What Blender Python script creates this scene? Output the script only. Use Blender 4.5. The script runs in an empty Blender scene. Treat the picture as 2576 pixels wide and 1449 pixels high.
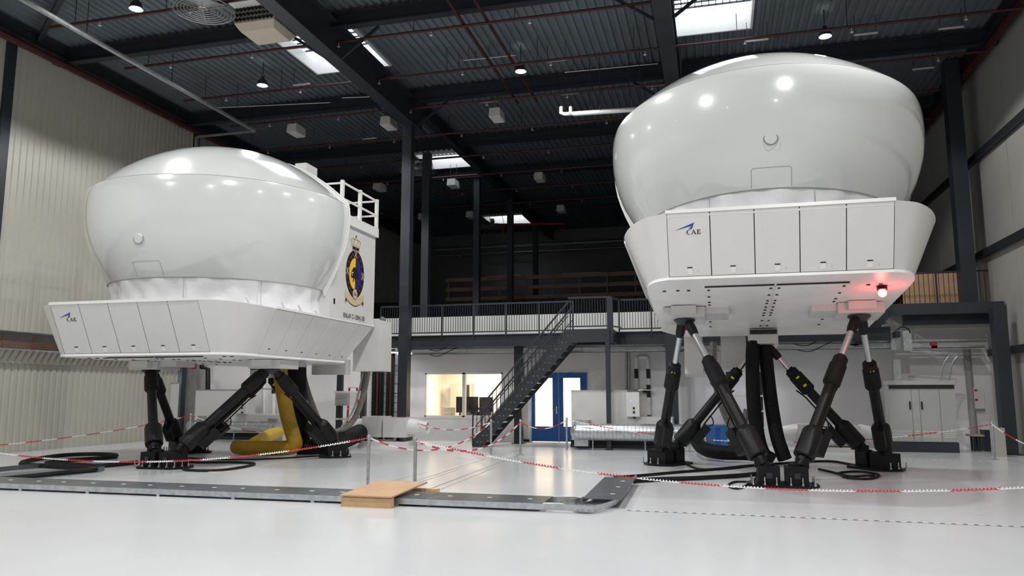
import bpy, math, random
from mathutils import Vector as V, Matrix
random.seed(7)
sc = bpy.context.scene
COL = sc.collection
PI = math.pi
# ------------------------------------------------------------------ camera
F, PHI, CH = 1930.0, math.atan(260.5/1930.0), 1.7
TH = math.atan(512*math.cos(PHI)/F)
FW = V((-math.sin(TH)*math.cos(PHI), math.cos(TH)*math.cos(PHI), math.sin(PHI)))
RT = V((math.cos(TH), math.sin(TH), 0)); UP = RT.cross(FW)
CAM = V((0, 0, CH))
cd = bpy.data.cameras.new('camera'); cam = bpy.data.objects.new('camera', cd); COL.objects.link(cam)
cd.sensor_fit = 'HORIZONTAL'; cd.sensor_width = 36; cd.lens = F/2576*36; cd.clip_end = 300
cam.location = CAM; cam.rotation_euler = (PI/2+PHI, 0, TH)
sc.camera = cam
# ------------------------------------------------------------------ world, exposure
w = bpy.data.worlds.new('overcast_sky'); sc.world = w; w.use_nodes = True
w.node_tree.nodes['Background'].inputs[0].default_value = (0.86, 0.92, 1.0, 1)
w.node_tree.nodes['Background'].inputs[1].default_value = 3.0
vs = sc.view_settings; vs.view_transform = 'Standard'; vs.look = 'None'; vs.gamma = 1; vs.use_curve_mapping = False
vs.exposure = 0.2
LAMP_W, LAMP_FAR_W, BATTEN_W = 1050, 1450, 14
sc.cycles.use_denoising = True; sc.cycles.sample_clamp_indirect = 4; sc.cycles.max_bounces = 8
sc.cycles.transparent_max_bounces = 12

def P(x, y, X=None, Y=None, Z=None):
    """the point of the place that stands at photograph pixel x, y on the world plane X=, Y= or Z="""
    d = FW + RT*((x-1288)/F) - UP*((y-724.5)/F)
    t = X/d[0] if X is not None else Y/d[1] if Y is not None else (Z-CH)/d[2]
    return CAM + d*t

# ------------------------------------------------------------------ materials
MT = {}
def mat(n, c, rough=.5, metal=0, var=.06, scale=3, bump=0, bscale=40, coat=0, emit=None, es=0, spec=.5):
    m = bpy.data.materials.new(n); m.use_nodes = True; nt = m.node_tree; b = nt.nodes['Principled BSDF']
    b.inputs['Roughness'].default_value = rough; b.inputs['Metallic'].default_value = metal
    b.inputs['Coat Weight'].default_value = coat; b.inputs['Coat Roughness'].default_value = .06
    b.inputs['Specular IOR Level'].default_value = spec
    tc = nt.nodes.new('ShaderNodeTexCoord')
    nz = nt.nodes.new('ShaderNodeTexNoise'); nz.inputs['Scale'].default_value = scale; nz.inputs['Detail'].default_value = 4
    nt.links.new(tc.outputs['Object'], nz.inputs['Vector'])
    r = nt.nodes.new('ShaderNodeValToRGB')
    r.color_ramp.elements[0].position = .3; r.color_ramp.elements[1].position = .7
    r.color_ramp.elements[0].color = [max(0, v*(1-var)) for v in c]+[1]
    r.color_ramp.elements[1].color = [min(1, v*(1+var)) for v in c]+[1]
    nt.links.new(nz.outputs['Fac'], r.inputs['Fac']); nt.links.new(r.outputs['Color'], b.inputs['Base Color'])
    if bump:
        n2 = nt.nodes.new('ShaderNodeTexNoise'); n2.inputs['Scale'].default_value = bscale; n2.inputs['Detail'].default_value = 3
        nt.links.new(tc.outputs['Object'], n2.inputs['Vector'])
        bp = nt.nodes.new('ShaderNodeBump'); bp.inputs['Strength'].default_value = bump; bp.inputs['Distance'].default_value = .05
        nt.links.new(n2.outputs['Fac'], bp.inputs['Height']); nt.links.new(bp.outputs['Normal'], b.inputs['Normal'])
    if emit:
        b.inputs['Emission Color'].default_value = list(emit)+[1]; b.inputs['Emission Strength'].default_value = es
    MT[n] = m; return m

mat('floor_epoxy', (.66, .67, .685), .2, var=.035, scale=.5, bump=.012, bscale=6)
mat('deck_steel', (.13, .155, .18), .55, .2, var=.1, scale=1.2)
mat('steel_dark', (.024, .028, .035), .45, .2)
mat('steel_mid', (.03, .034, .042), .45, .2)
mat('wall_cream', (.45, .44, .385), .42, var=.03, scale=.6)
mat('wall_grey', (.35, .345, .315), .5, var=.04, scale=.5)
mat('wall_far', (.16, .16, .165), .7)
mat('white_paint', (.70, .69, .68), .5, var=.03)
mat('white_cab', (.64, .635, .615), .3, coat=.3, var=.015)
mat('white_gloss', (.64, .655, .645), .2, coat=1, var=.01, scale=.8)
mat('white_trim', (.74, .74, .72), .3, var=.01)
mat('fabric_white', (.80, .80, .82), .75, var=.03, bump=.25, bscale=5)
mat('underside', (.84, .84, .82), .28, var=.06, scale=1.3)
mat('seam_dark', (.17, .17, .165), .6)
mat('seam_grey', (.34, .34, .33), .6)
mat('black_paint', (.006, .006, .007), .42, var=.3, spec=.3)
mat('black_rubber', (.008, .008, .009), .6, var=.3, spec=.25)
mat('black_hose', (.007, .007, .008), .65, var=.3, spec=.2)
mat('chrome', (.62, .63, .65), .16, 1, var=.02)
mat('galv', (.52, .55, .57), .34, .85, var=.18, scale=9)
mat('galv_dark', (.22, .25, .27), .3, .8, var=.2, scale=2.5)
mat('alu_slat', (.36, .37, .38), .35, .7)
mat('yellow_hose', (.33, .185, .006), .75, var=.1, bump=.2, bscale=14)
mat('yellow_new', (.80, .50, .01), .55, var=.05, bump=.3, bscale=9)
mat('yellow_mark', (.85, .7, .02), .5)
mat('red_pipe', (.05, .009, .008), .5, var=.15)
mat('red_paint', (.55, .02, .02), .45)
mat('chain_red', (.62, .03, .035), .4)
mat('chain_white', (.88, .88, .88), .4)
mat('blue_door', (.012, .115, .42), .4)
mat('blue_box', (.02, .11, .30), .45)
mat('logo_blue', (.02, .045, .34), .45)
mat('ink', (.012, .012, .014), .5)
mat('gold', (.55, .45, .27), .55, var=.12, scale=25)
mat('crest_yellow', (.85, .52, .02), .5)
mat('crest_blue', (.02, .018, .18), .5)
mat('wood', (.58, .38, .20), .6, var=.14, scale=7, bump=.05)
mat('plywood', (.52, .33, .19), .6, var=.1, scale=3)
mat('rail_wood', (.27, .17, .14), .6, var=.15)
mat('concrete', (.34, .33, .31), .8, var=.12, scale=4, bump=.06)
mat('copper', (.45, .16, .09), .35, .8)
mat('fixture_white', (.62, .60, .57), .5)
mat('grey_sleeve', (.19, .17, .155), .6, var=.2, scale=12, bump=.3, bscale=20)
mat('warm_wall', (.82, .79, .72), .6)
mat('cabinet_grey', (.42, .43, .41), .45, var=.03)
mat('cabinet_plinth', (.025, .03, .042), .5)
mat('beige', (.45, .40, .32), .6)
mat('black_screen', (.01, .01, .012), .2)
mat('lamp_on', (1, 1, 1), .4, emit=(1, .98, .93), es=40)
mat('red_glow', (1, .1, .08), .3, emit=(1, .05, .04), es=26)
mat('office_light', (1, 1, 1), .5, emit=(1, .9, .72), es=5)
mat('batten_on', (1, 1, 1), .4, emit=(.96, .98, 1), es=2.5)
mat('led_blue', (.1, .1, 1), .4, emit=(.1, .15, 1), es=3)
def mixmat(n, a, b, fac, col=(1, 1, 1, 1), rough=.03):
    m = bpy.data.materials.new(n); m.use_nodes = True; nt = m.node_tree; nt.nodes.clear()
    o = nt.nodes.new('ShaderNodeOutputMaterial'); x = nt.nodes.new('ShaderNodeMixShader'); x.inputs[0].default_value = fac
    for i, k in ((1, a), (2, b)):
        s = nt.nodes.new(k); s.inputs[0].default_value = col
        if 'Roughness' in s.inputs: s.inputs['Roughness'].default_value = rough
        nt.links.new(s.outputs[0], x.inputs[i])
    nt.links.new(x.outputs[0], o.inputs[0]); MT[n] = m
mixmat('glass', 'ShaderNodeBsdfTransparent', 'ShaderNodeBsdfGlossy', .08)
mixmat('skylight_pane', 'ShaderNodeBsdfTransparent', 'ShaderNodeBsdfTranslucent', .4)
# white painted block wall: fine courses as relief only
def brickwall():
    m = mat('block_wall', (.86, .845, .855), .55, var=.04, scale=.8); nt = m.node_tree; b = nt.nodes['Principled BSDF']
    tc = nt.nodes.new('ShaderNodeTexCoord'); mp = nt.nodes.new('ShaderNodeMapping'); mp.inputs['Rotation'].default_value = (PI/2, 0, 0)
    br = nt.nodes.new('ShaderNodeTexBrick'); br.inputs['Scale'].default_value = 4.5; br.inputs['Mortar Size'].default_value = .025
    br.inputs['Color1'].default_value = br.inputs['Color2'].default_value = (1, 1, 1, 1); br.inputs['Mortar'].default_value = (0, 0, 0, 1)
    nt.links.new(tc.outputs['Object'], mp.inputs[0]); nt.links.new(mp.outputs[0], br.inputs['Vector'])
    bp = nt.nodes.new('ShaderNodeBump'); bp.inputs['Strength'].default_value = .35; bp.inputs['Distance'].default_value = .02
    nt.links.new(br.outputs['Color'], bp.inputs['Height']); nt.links.new(bp.outputs['Normal'], b.inputs['Normal'])
brickwall()

# ------------------------------------------------------------------ mesh helpers
ORG = {}
def org(o): return ORG.get(o.name, V((0, 0, 0))) if o else V((0, 0, 0))
def catmull(pts, n=6):
    pts = [V(p) for p in pts]
    if len(pts) < 3: return pts
    q = [pts[0]*2-pts[1]]+pts+[pts[-1]*2-pts[-2]]; out = []
    for i in range(1, len(q)-2):
        a, b, c, d = q[i-1:i+3]
        for k in range(n):
            t = k/n
            out.append(.5*((2*b)+(c-a)*t+(2*a-5*b+4*c-d)*t*t+(3*b-a-3*c+d)*t**3))
    out.append(pts[-1]); return out
class MB:
    def __init__(s): s.v = []; s.f = []
    def add(s, vs, fs):
        k = len(s.v); s.v += [V(p) for p in vs]; s.f += [[i+k for i in f] for f in fs]; return s
    def box(s, x0, x1, y0, y1, z0, z1):
        return s.hexa([(x0, y0, z0), (x1, y0, z0), (x1, y1, z0), (x0, y1, z0), (x0, y0, z1), (x1, y0, z1), (x1, y1, z1), (x0, y1, z1)])
    def hexa(s, p):
        return s.add(p, [(3, 2, 1, 0), (4, 5, 6, 7), (0, 1, 5, 4), (1, 2, 6, 5), (2, 3, 7, 6), (3, 0, 4, 7)])
    def cbox(s, c, dx, dy, dz): return s.box(c[0]-dx/2, c[0]+dx/2, c[1]-dy/2, c[1]+dy/2, c[2]-dz/2, c[2]+dz/2)
    def bar(s, a, b, wd, h, up=(0, 0, 1)):
        a, b = V(a), V(b); d = (b-a).normalized(); up = V(up)
        if abs(d.dot(up)) > .99: up = V((0, 1, 0))
        x = d.cross(up).normalized(); z = x.cross(d); x *= wd/2; z *= h/2
        return s.hexa([a-x-z, a+x-z, b+x-z, b-x-z, a-x+z, a+x+z, b+x+z, b-x+z])
    def ring(s, c, x, z, r, n): return [c+x*(r*math.cos(2*PI*i/n))+z*(r*math.sin(2*PI*i/n)) for i in range(n)]
    def tube(s, a, b, r, r2=None, n=12, cap=True): return s.stack(a, b, [(0, r), (1, r if r2 is None else r2)], n, cap)
    def stack(s, a, b, prof, n=14, cap=True):
        """turned body along a-b; prof = (fraction, radius)"""
        a, b = V(a), V(b); d = (b-a).normalized(); up = V((0, 0, 1)) if abs(d.z) < .95 else V((0, 1, 0))
        x = d.cross(up).normalized(); z = x.cross(d); k = len(s.v)
        for t, r in prof: s.v += s.ring(a+(b-a)*t, x, z, r, n)
        for j in range(len(prof)-1):
            for i in range(n):
                i2 = (i+1) % n; s.f.append([k+j*n+i, k+j*n+i2, k+(j+1)*n+i2, k+(j+1)*n+i])
        if cap: s.f.append([k+i for i in range(n)][::-1]); m = k+(len(prof)-1)*n; s.f.append([m+i for i in range(n)])
        return s
    def path(s, pts, r, n=8, cap=True, rf=None):
        pts = [V(p) for p in pts]; k = len(s.v); x = None
        for i, p in enumerate(pts):
            d = (pts[min(i+1, len(pts)-1)]-pts[max(i-1, 0)]).normalized()
            if x is None:
                up = V((0, 0, 1)) if abs(d.z) < .9 else V((1, 0, 0)); x = d.cross(up).normalized()
            x = (x-d*x.dot(d)).normalized(); z = x.cross(d)
            s.v += s.ring(p, x, z, r*(rf(i/(len(pts)-1)) if rf else 1), n)
        for j in range(len(pts)-1):
            for i in range(n):
                i2 = (i+1) % n; s.f.append([k+j*n+i, k+j*n+i2, k+(j+1)*n+i2, k+(j+1)*n+i])
        if cap: s.f.append([k+i for i in range(n)][::-1]); m = k+(len(pts)-1)*n; s.f.append([m+i for i in range(n)])
        return s
    def loops(s, loops, closed=False, cap=False):
        k = len(s.v); n = len(loops[0])
        for l in loops: s.v += [V(p) for p in l]
        for j in range(len(loops)-1):
            for i in range(n if closed else n-1):
                i2 = (i+1) % n; s.f.append([k+j*n+i, k+j*n+i2, k+(j+1)*n+i2, k+(j+1)*n+i])
        if cap: s.f.append([k+i for i in range(n)][::-1]); m = k+(len(loops)-1)*n; s.f.append([m+i for i in range(n)])
        return s
    def prism(s, pts, d):
        d = V(d); pts = [V(p) for p in pts]; n = len(pts); k = len(s.v)
        s.v += pts+[p+d for p in pts]
        s.f += [[k+i for i in range(n)], [k+n+i for i in range(n)][::-1]]+[[k+i, k+n+i, k+n+(i+1) % n, k+(i+1) % n] for i in range(n)]
        return s
    def ibeam(s, a, b, wd, h, t=.03, up=(0, 0, 1)):
        a, b = V(a), V(b); d = (b-a).normalized(); u = V(up)
        if abs(d.dot(u)) > .99: u = V((0, 1, 0))
        z = (u-d*u.dot(d)).normalized()
        s.bar(a+z*(h/2-t/2), b+z*(h/2-t/2), wd, t, z); s.bar(a-z*(h/2-t/2), b-z*(h/2-t/2), wd, t, z)
        return s.bar(a, b, t, h-2*t, z)
    def ball(s, c, r, n=12, m=8, sz=1):
        c = V(c); L = []
        for j in range(m+1):
            t = PI*j/m; rr = max(r*math.sin(t), 1e-4); L.append([c+V((rr*math.cos(2*PI*i/n), rr*math.sin(2*PI*i/n), -r*sz*math.cos(t))) for i in range(n)])
        return s.loops(L, closed=True)
    def xf(s, M): s.v = [M @ p for p in s.v]; return s
    def mesh(s, name, m, off=V((0, 0, 0)), smooth=False, ang=40):
        me = bpy.data.meshes.new(name); me.from_pydata([tuple(p-off) for p in s.v], [], s.f)
        me.materials.append(MT[m]); me.update()
        import bmesh
        bm = bmesh.new(); bm.from_mesh(me); bmesh.ops.recalc_face_normals(bm, faces=bm.faces); bm.to_mesh(me); bm.free()
        if smooth:
            me.polygons.foreach_set('use_smooth', [True]*len(me.polygons)); me.set_sharp_from_angle(angle=math.radians(ang))
        return me
    def build(s, name, m, parent=None, smooth=False, ang=40):
        if parent: off = org(parent)
        else:
            xs = [p.x for p in s.v]; ys = [p.y for p in s.v]; off = V(((min(xs)+max(xs))/2, (min(ys)+max(ys))/2, min(p.z for p in s.v)))
        o = bpy.data.objects.new(name, s.mesh(name, m, off, smooth, ang)); COL.objects.link(o)
        if parent: o.parent = parent
        else: o.location = off
        ORG[o.name] = off; return o
def tag(o, label, cat, group=None):
    o['label'] = label; o['category'] = cat
    if group: o['group'] = group
    return o
def thing(name, label, cat, loc, group=None):
    o = bpy.data.objects.new(name, None); COL.objects.link(o); o.location = V(loc); o.empty_display_size = .2
    ORG[o.name] = V(loc); return tag(o, label, cat, group)
def struct(o, label=None):
    o['kind'] = 'structure'
    if label: o['label'] = label
    return o
def inst(name, me, parent, loc, rot=None):
    """one more copy of a piece, sharing its mesh data"""
    o = bpy.data.objects.new(name, me); COL.objects.link(o); o.parent = parent; o.location = V(loc)-org(parent)
    if rot is not None: o.rotation_mode = 'QUATERNION'; o.rotation_quaternion = rot
    ORG[o.name] = V(loc); return o
def quat(d): return V(d).normalized().to_track_quat('Z', 'Y')
def text(body, size, o, xd, yd, m, parent, name, sx=1, align='LEFT', depth=.004):
    c = bpy.data.curves.new(name, 'FONT'); c.body = body; c.size = size; c.align_x = align; c.extrude = depth/2
    t = bpy.data.objects.new(name+'_outline', c); COL.objects.link(t)
    dg = bpy.context.evaluated_depsgraph_get(); me = bpy.data.meshes.new_from_object(t.evaluated_get(dg)); COL.objects.unlink(t); bpy.data.objects.remove(t)
    xd, yd = V(xd).normalized(), V(yd).normalized(); nz = xd.cross(yd)
    for v in me.vertices: v.co = V(o)+xd*(v.co.x*sx)+yd*v.co.y+nz*v.co.z-org(parent)
    me.materials.clear(); me.materials.append(MT[m]); me.name = name
    ob = bpy.data.objects.new(name, me); COL.objects.link(ob); ob.parent = parent; ORG[ob.name] = org(parent); return ob

# ================================================================== THE HALL
XL, XR, YB, YF, ZR = -19.1, 8.15, 26.0, 47.6, 12.0
struct(MB().box(XL-.6, XR+.4, -7, YF, -.15, 0).build('floor', 'floor_epoxy'), 'pale grey glossy epoxy hall floor')
def deck(mb, x0, x1, y0, y1, z=ZR, p=.24, h=.06):
    """ribbed deck between x0 and x1; the ribs keep one common phase"""
    kn = [(0, 0), (.42, 0), (.52, h), (.9, h), (1, 0)]
    def hz(x):
        f = ((x+30)/p) % 1
        for (a, u), (b, v) in zip(kn, kn[1:]):
            if a <= f <= b: return u+(v-u)*(f-a)/(b-a)
        return 0
    xs = sorted({x0, x1} | {x for k in range(int((x0+30)/p)-1, int((x1+30)/p)+2) for f in (0, .42, .52, .9) for x in (-30+p*(k+f),) if x0 < x < x1})
    mb.loops([[V((x, y0, z+hz(x))) for x in xs], [V((x, y1, z+hz(x))) for x in xs]])
SKY = [(-12.15, -9.65, 18.75, 21.4), (-12.35, -9.9, 30.3, 32.5), (-12.95, -10.6, 42.5, 44.9), (-1.12, 1.3, 18.9, 21.65)]
mb = MB()
cuts = [-7]+sorted({v for q in SKY for v in q[2:]})+[YF]
for y0, y1 in zip(cuts, cuts[1:]):
    xa = XL-.5
    for q in sorted(q for q in SKY if q[2] <= y0+.01 and q[3] >= y1-.01):
        deck(mb, xa, q[0], y0, y1); xa = q[1]
    deck(mb, xa, XR+.1, y0, y1)
struct(mb.build('ceiling', 'deck_steel'), 'dark ribbed steel roof deck')
for i, (x0, x1, y0, y1) in enumerate(SKY):
    fr = struct(MB().box(x0-.06, x0, y0-.06, y1+.06, 11.93, 12.75).box(x1, x1+.06, y0-.06, y1+.06, 11.93, 12.75)
                .box(x0, x1, y0-.06, y0, 11.93, 12.75).box(x0, x1, y1, y1+.06, 11.93, 12.75).build('window_%d' % (i+2), 'white_trim'), 'rooflight with pale upstand and wire grille')
    cx, cy = (x0+x1)/2, (y0+y1)/2
    for q in ([(x0, y0), (x1, y0)], [(x1, y0), (x1, y1)], [(x1, y1), (x0, y1)], [(x0, y1), (x0, y0)]):
        MB().prism([(q[0][0], q[0][1], 12.75), (q[1][0], q[1][1], 12.75), (cx, cy, 13.15)], (0, 0, .02)).build('pane', 'skylight_pane', fr)
    g = MB()
    for k in range(1, 13): g.bar((x0+(x1-x0)*k/13, y0, 12.35), (x0+(x1-x0)*k/13, y0+(y1-y0)*.7, 12.35), .022, .05)
    for k in range(0, 8): g.bar((x0, y0+(y1-y0)*k*.1, 12.35), (x1, y0+(y1-y0)*k*.1, 12.35), .022, .05)
    g.build('grille', 'steel_mid', fr)
def ribs(mb, y0, y1, z0, z1, X, p=.22, h=.03, dx=0):
    n = round((y1-y0)/p); pr = []
    for i in range(n):
        a = y0+i*p; pr += [(a, 0), (a+p*.55, 0), (a+p*.65, h), (a+p*.9, h)]
    pr.append((y1, 0))
    mb.loops([[V((X-q, y, z0)) for y, q in pr], [V((X-q+dx, y, z1)) for y, q in pr]])
# left wall: ribbed cladding above and below a recessed service strip
YL1 = 24.3
mb = MB(); ribs(mb, -7, YL1, 3.38, 12, XL+.1); mb.box(XL-.45, XL-.4, -7, YL1, 2.4, 12.1)
wl = struct(mb.build('wall_left', 'wall_cream'), 'tall cream ribbed cladding wall')
mb = MB(); ribs(mb, -7, YL1, 0, 2.5, XL+.02); mb.build('lower_cladding', 'wall_cream', wl)
mb = MB(); ribs(mb, -7, YL1, 2.5, 2.84, XL+.06, dx=.22, h=.1); mb.build('flashing_band', 'wall_cream', wl)
MB().box(XL-.4, XL-.3, -7, YL1, 2.5, 3.5).build('recess', 'concrete', wl)
MB().box(XL-.4, XL+.34, -7, YL1, 2.84, 2.88).build('ledge', 'galv', wl)
MB().box(XL-.02, XL+.12, -7, YL1, 3.34, 3.38).build('edge_trim', 'galv_dark', wl)
for yy in (8.0, 16.35):
    MB().box(XL+.02, XL+.2, yy-.14, yy+.14, 3.4, 11.8).build('pilaster', 'steel_mid', wl)
mb = MB()
for k in range(3): mb.tube((XL+.02, -7, 2.95+.07*k), (XL+.02, YL1, 2.95+.07*k), .014, n=6)
for k in range(30): mb.bar((XL+.02, -6+k, 2.88), (XL+.02, -6+k, 3.3), .02, .02)
tag(mb.build('copper_pipe_rack', 'copper'), 'thin copper pipes on brackets in the recess of the cream wall', 'pipes')
mb = MB(); ribs(mb, YL1, YF, 0, 12, XL-.35)
struct(mb.build('wall_far_left', 'wall_grey'), 'grey ribbed cladding beyond the hall corner')
# right wall: flat panels with dark rails
wr = struct(MB().box(XR, XR+.2, -7, YF, 0, 12.1).build('wall_right', 'wall_grey'), 'grey panel wall with dark steel rails')
ys = [-7+2.35*k for k in range(24)]
for z0, z1 in ((.0, 2.85), (2.85, 5.85), (5.85, 8.8), (8.8, 11.9)):
    for a in ys: MB().box(XR-.05, XR, a+.012, a+2.338, z0+.01, z1-.01).build('panel', 'wall_grey', wr)
for z in (2.85, 5.85, 8.85):
    MB().bar((XR-.13, -7, z), (XR-.13, YF, z), .16, .2).build('rail', 'steel_dark', wr)
struct(MB().box(XL-.6, XR+.4, YF, YF+.2, 0, 12.1).build('wall_far', 'wall_far'), 'dark end wall deep in the hall')
struct(MB().box(XL-.6, XR+.4, -7.2, -7, 0, 12.1).build('wall_front', 'wall_grey'), 'grey wall behind the viewpoint')
# back wall with window and door openings, white parapet on top
WX0, WX1, WZ0, WZ1 = P(1070, 938, Y=YB).x, P(1265, 938, Y=YB).x, .81, 2.36
DX0, DX1, DZ = P(1338, 938, Y=YB).x, P(1476, 938, Y=YB).x, 2.34
mb = MB().box(XL-.4, WX0, YB, YB+.2, 0, 4.3).box(WX0, WX1, YB, YB+.2, 0, WZ0).box(WX0, WX1, YB, YB+.2, WZ1, 4.3)
mb.box(WX1, DX0, YB, YB+.2, 0, 4.3).box(DX0, DX1, YB, YB+.2, DZ, 4.3).box(DX1, XR, YB, YB+.2, 0, 4.3)
wb = struct(mb.build('wall_back', 'block_wall'), 'white painted block wall under the mezzanine')
MB().box(-11.2, WX0-.02, YB-.03, YB, 0, .8).box(WX0-.02, WX1+.5, YB-.03, YB, 0, .79).build('dado', 'white_paint', wb)
MB().box(XL, XR, YB-.04, YB+.25, 3.62, 4.36).build('parapet', 'white_trim', wb)
struct(MB().box(XL, XR, YB, YF, 4.2, 4.3).build('ceiling_office', 'wall_far'), 'flat dark top of the office block')
# office behind the window
struct(MB().box(-10.7, -3.4, 29.6, 29.7, 0, 2.9).box(-10.8, -10.7, YB+.2, 29.7, 0, 2.9).box(-3.4, -3.3, YB+.2, 29.7, 0, 2.9).box(-6.75, -6.65, YB+.2, 29.6, 0, 2.9).build('wall_office', 'warm_wall'), 'warm lit office walls')
struct(MB().box(-10.8, -3.3, YB+.2, 29.7, 2.8, 2.9).build('ceiling_room', 'warm_wall'), 'office ceiling')
for cx in (-8.7, -5.2):
    t = tag(MB().box(cx-.6, cx+.6, 27.6, 28.2, 2.74, 2.795).build('office_ceiling_lamp', 'office_light'), 'flat glowing office ceiling lamp behind the %s' % ('window' if cx < -7 else 'blue doors'), 'lamp')
    l = bpy.data.lights.new('office_lamp_light', 'AREA'); l.energy = 150; l.color = (1, .86, .66); l.size = 1.2; l.size_y = .6; l.shape = 'RECTANGLE'
    lo = bpy.data.objects.new('office_lamp_light', l); COL.objects.link(lo); lo.location = (cx, 27.9, 2.72)
wn = struct(MB().box(WX0, WX0+.05, YB-.02, YB+.16, WZ0, WZ1).box(WX1-.05, WX1, YB-.02, YB+.16, WZ0, WZ1).box(WX0, WX1, YB-.02, YB+.16, WZ0, WZ0+.05).box(WX0, WX1, YB-.02, YB+.16, WZ1-.05, WZ1).build('window_1', 'white_trim'), 'lit office window in two panes')
WM = P(1167, 938, Y=YB).x
MB().box(WM-.05, WM+.05, YB-.02, YB+.16, WZ0, WZ1).build('mullion', 'white_paint', wn)
MB().box(WX0, WX1, YB-.06, YB, WZ0-.05, WZ0).build('window_sill', 'white_paint', wn)
for a, b in ((WX0+.05, WM-.05), (WM+.05, WX1-.05)): MB().box(a, b, YB+.08, YB+.09, WZ0+.05, WZ1-.05).build('pane', 'glass', wn)
DM = P(1406, 938, Y=YB).x
for i, (a, b) in enumerate(((DX0, DM-.012), (DM+.012, DX1))):
    g0, g1 = (a+.12, b-.2) if i == 0 else (a+.14, b-.22)
    gz0, gz1 = .52, 2.16
    mb = MB().box(a, g0, YB-.06, YB+.02, .02, DZ).box(g1, b, YB-.06, YB+.02, .02, DZ).box(g0, g1, YB-.06, YB+.02, .02, gz0).box(g0, g1, YB-.06, YB+.02, gz1, DZ)
    d = struct(mb.build('door_%d' % (i+1), 'blue_door'), ['blue door leaf with tall glass panel, handle side', 'blue door leaf nearest the white air unit'][i])
    MB().box(g0, g1, YB-.03, YB-.02, gz0, gz1).build('pane', 'glass', d)
    MB().box(g0-.015, g0, YB-.075, YB-.06, gz0, gz1).box(g1, g1+.015, YB-.075, YB-.06, gz0, gz1).build('glazing_bead', 'blue_box', d)
    if i == 0:
        h = MB().box(b-.09, b-.05, YB-.075, YB-.06, .95, 1.2).build('handle_plate', 'chrome', d)
        MB().tube((b-.07, YB-.12, 1.08), (b-.17, YB-.12, 1.08), .012).tube((b-.07, YB-.06, 1.08), (b-.07, YB-.125, 1.08), .012).build('handle', 'chrome', h)
struct(MB().box(DM-.012, DM+.012, YB-.08, YB-.05, 0, DZ).build('trim_1', 'alu_slat'))
struct(MB().box(WX1+.6, DX0-.1, YB-.05, YB, 0, .08).build('baseboard_back', 'red_pipe'))
# floor joints
def strip(name, a, b, wd, m, z=.004, dash=0):
    a, b = V(a), V(b); a.z = b.z = 0; mb = MB(); d = b-a; x = V((-d.y, d.x, 0)).normalized()*wd/2
    n = int(d.length/dash) if dash else 1
    for k in range(n):
        p, q = a+d*(k/n), a+d*((k+(.55 if dash else 1))/n)
        mb.hexa([p-x, p+x, q+x, q-x]+[v+V((0, 0, z)) for v in (p-x, p+x, q+x, q-x)])
    return struct(mb.build(name, m))
strip('trim_2', P(1565, 1284, Z=0), P(2700, 1331, Z=0), .075, 'alu_slat', .003)
strip('trim_3', P(1565, 1284, Z=0), P(2700, 1331, Z=0), .06, 'white_trim', .006, .13)
strip('trim_4', P(0, 1149, Z=0), P(440, 1113, Z=0), .04, 'white_trim', .004, .16)
strip('trim_5', P(2250, 1153, Z=0), P(2500, 1161, Z=0), .05, 'white_trim', .004, .16)
for i, (a, b) in enumerate((((975, 1232), (1299, 1130)), ((992, 1234), (1303, 1133)), ((1050, 1242), (1309, 1143)), ((1075, 1245), (1318, 1147)))):
    strip('trim_%d' % (6+i), P(*a, Z=0), P(*b, Z=0), .018, 'seam_grey' if i % 3 == 0 else 'galv', .002)

# ------------------------------------------------------------------ steel frame
def column(x, y, z0, z1, s, label, name='steel_column', group=None, m='steel_mid'):
    t = thing(name, label, 'column', (x, y, z0), group)
    MB().ibeam((x, y, z0), (x, y, z1), s, s, .035).build('shaft', m, t)
    MB().box(x-s*.7, x+s*.7, y-s*.7, y+s*.7, z0, z0+.03).build('base_plate', m, t)
    return t
def boxcol(x, y, z0, z1, s, label, m='steel_mid'):
    t = thing('steel_column', label, 'column', (x, y, z0))
    MB().box(x-s/2, x+s/2, y-s/2, y+s/2, z0+.02, z1).build('shaft', m, t)
    MB().box(x-s*.8, x+s*.8, y-s*.8, y+s*.8, z0, z0+.02).build('base_plate', m, t)
cx = P(1020, 770, Y=23.5).x
boxcol(cx, 23.5, 0, 10.75, .32, 'tall dark grey steel column carrying the girder left of the office window')
boxcol(P(1072, 600, Y=28).x, 28, 4.3, 11.2, .3, 'dark column right behind the tall girder column')
boxcol(P(1200, 600, Y=33.2).x, 33.2, 4.3, 11.9, .28, 'slim dark column lit under the second rooflight')
boxcol(P(1284, 600, Y=37.0).x, 37.0, 4.3, 11.9, .28, 'slim dark column standing before the lit far rooflight')
boxcol(P(1347, 650, Y=43).x, 43, 4.3, 11.9, .26, 'farthest slim dark column behind the wooden rail')
boxcol(P(1305, 1000, Y=25).x, 25, 0, 3.4, .26, 'short dark column behind the stair under the mezzanine')
boxcol(P(1692, 1000, Y=24.4).x, 24.4, 0, 10.6, .34, 'tall dark column behind the left legs of the raised simulator')
boxcol(P(1531, 1000, Y=23.0).x, 23.0, 0, 3.55, .13, 'thin dark post under the stair landing')
boxcol(P(2416, 500, Y=25.6).x, 25.6, 4.2, 11.9, .42, 'broad dark column against the right wall above the platform')
boxcol(P(2528, 1000, Y=24.0).x, 24.0, 0, 4.0, .34, 'dark column under the right hand platform')
boxcol(P(2570, 1000, Y=24.9).x, 24.9, 0, 2.9, .22, 'dark post at the right edge of the picture')
boxcol(P(453, 1000, Y=24.6).x, 24.6, 0, 11.9, .26, 'dark column at the far corner of the cream wall')
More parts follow.
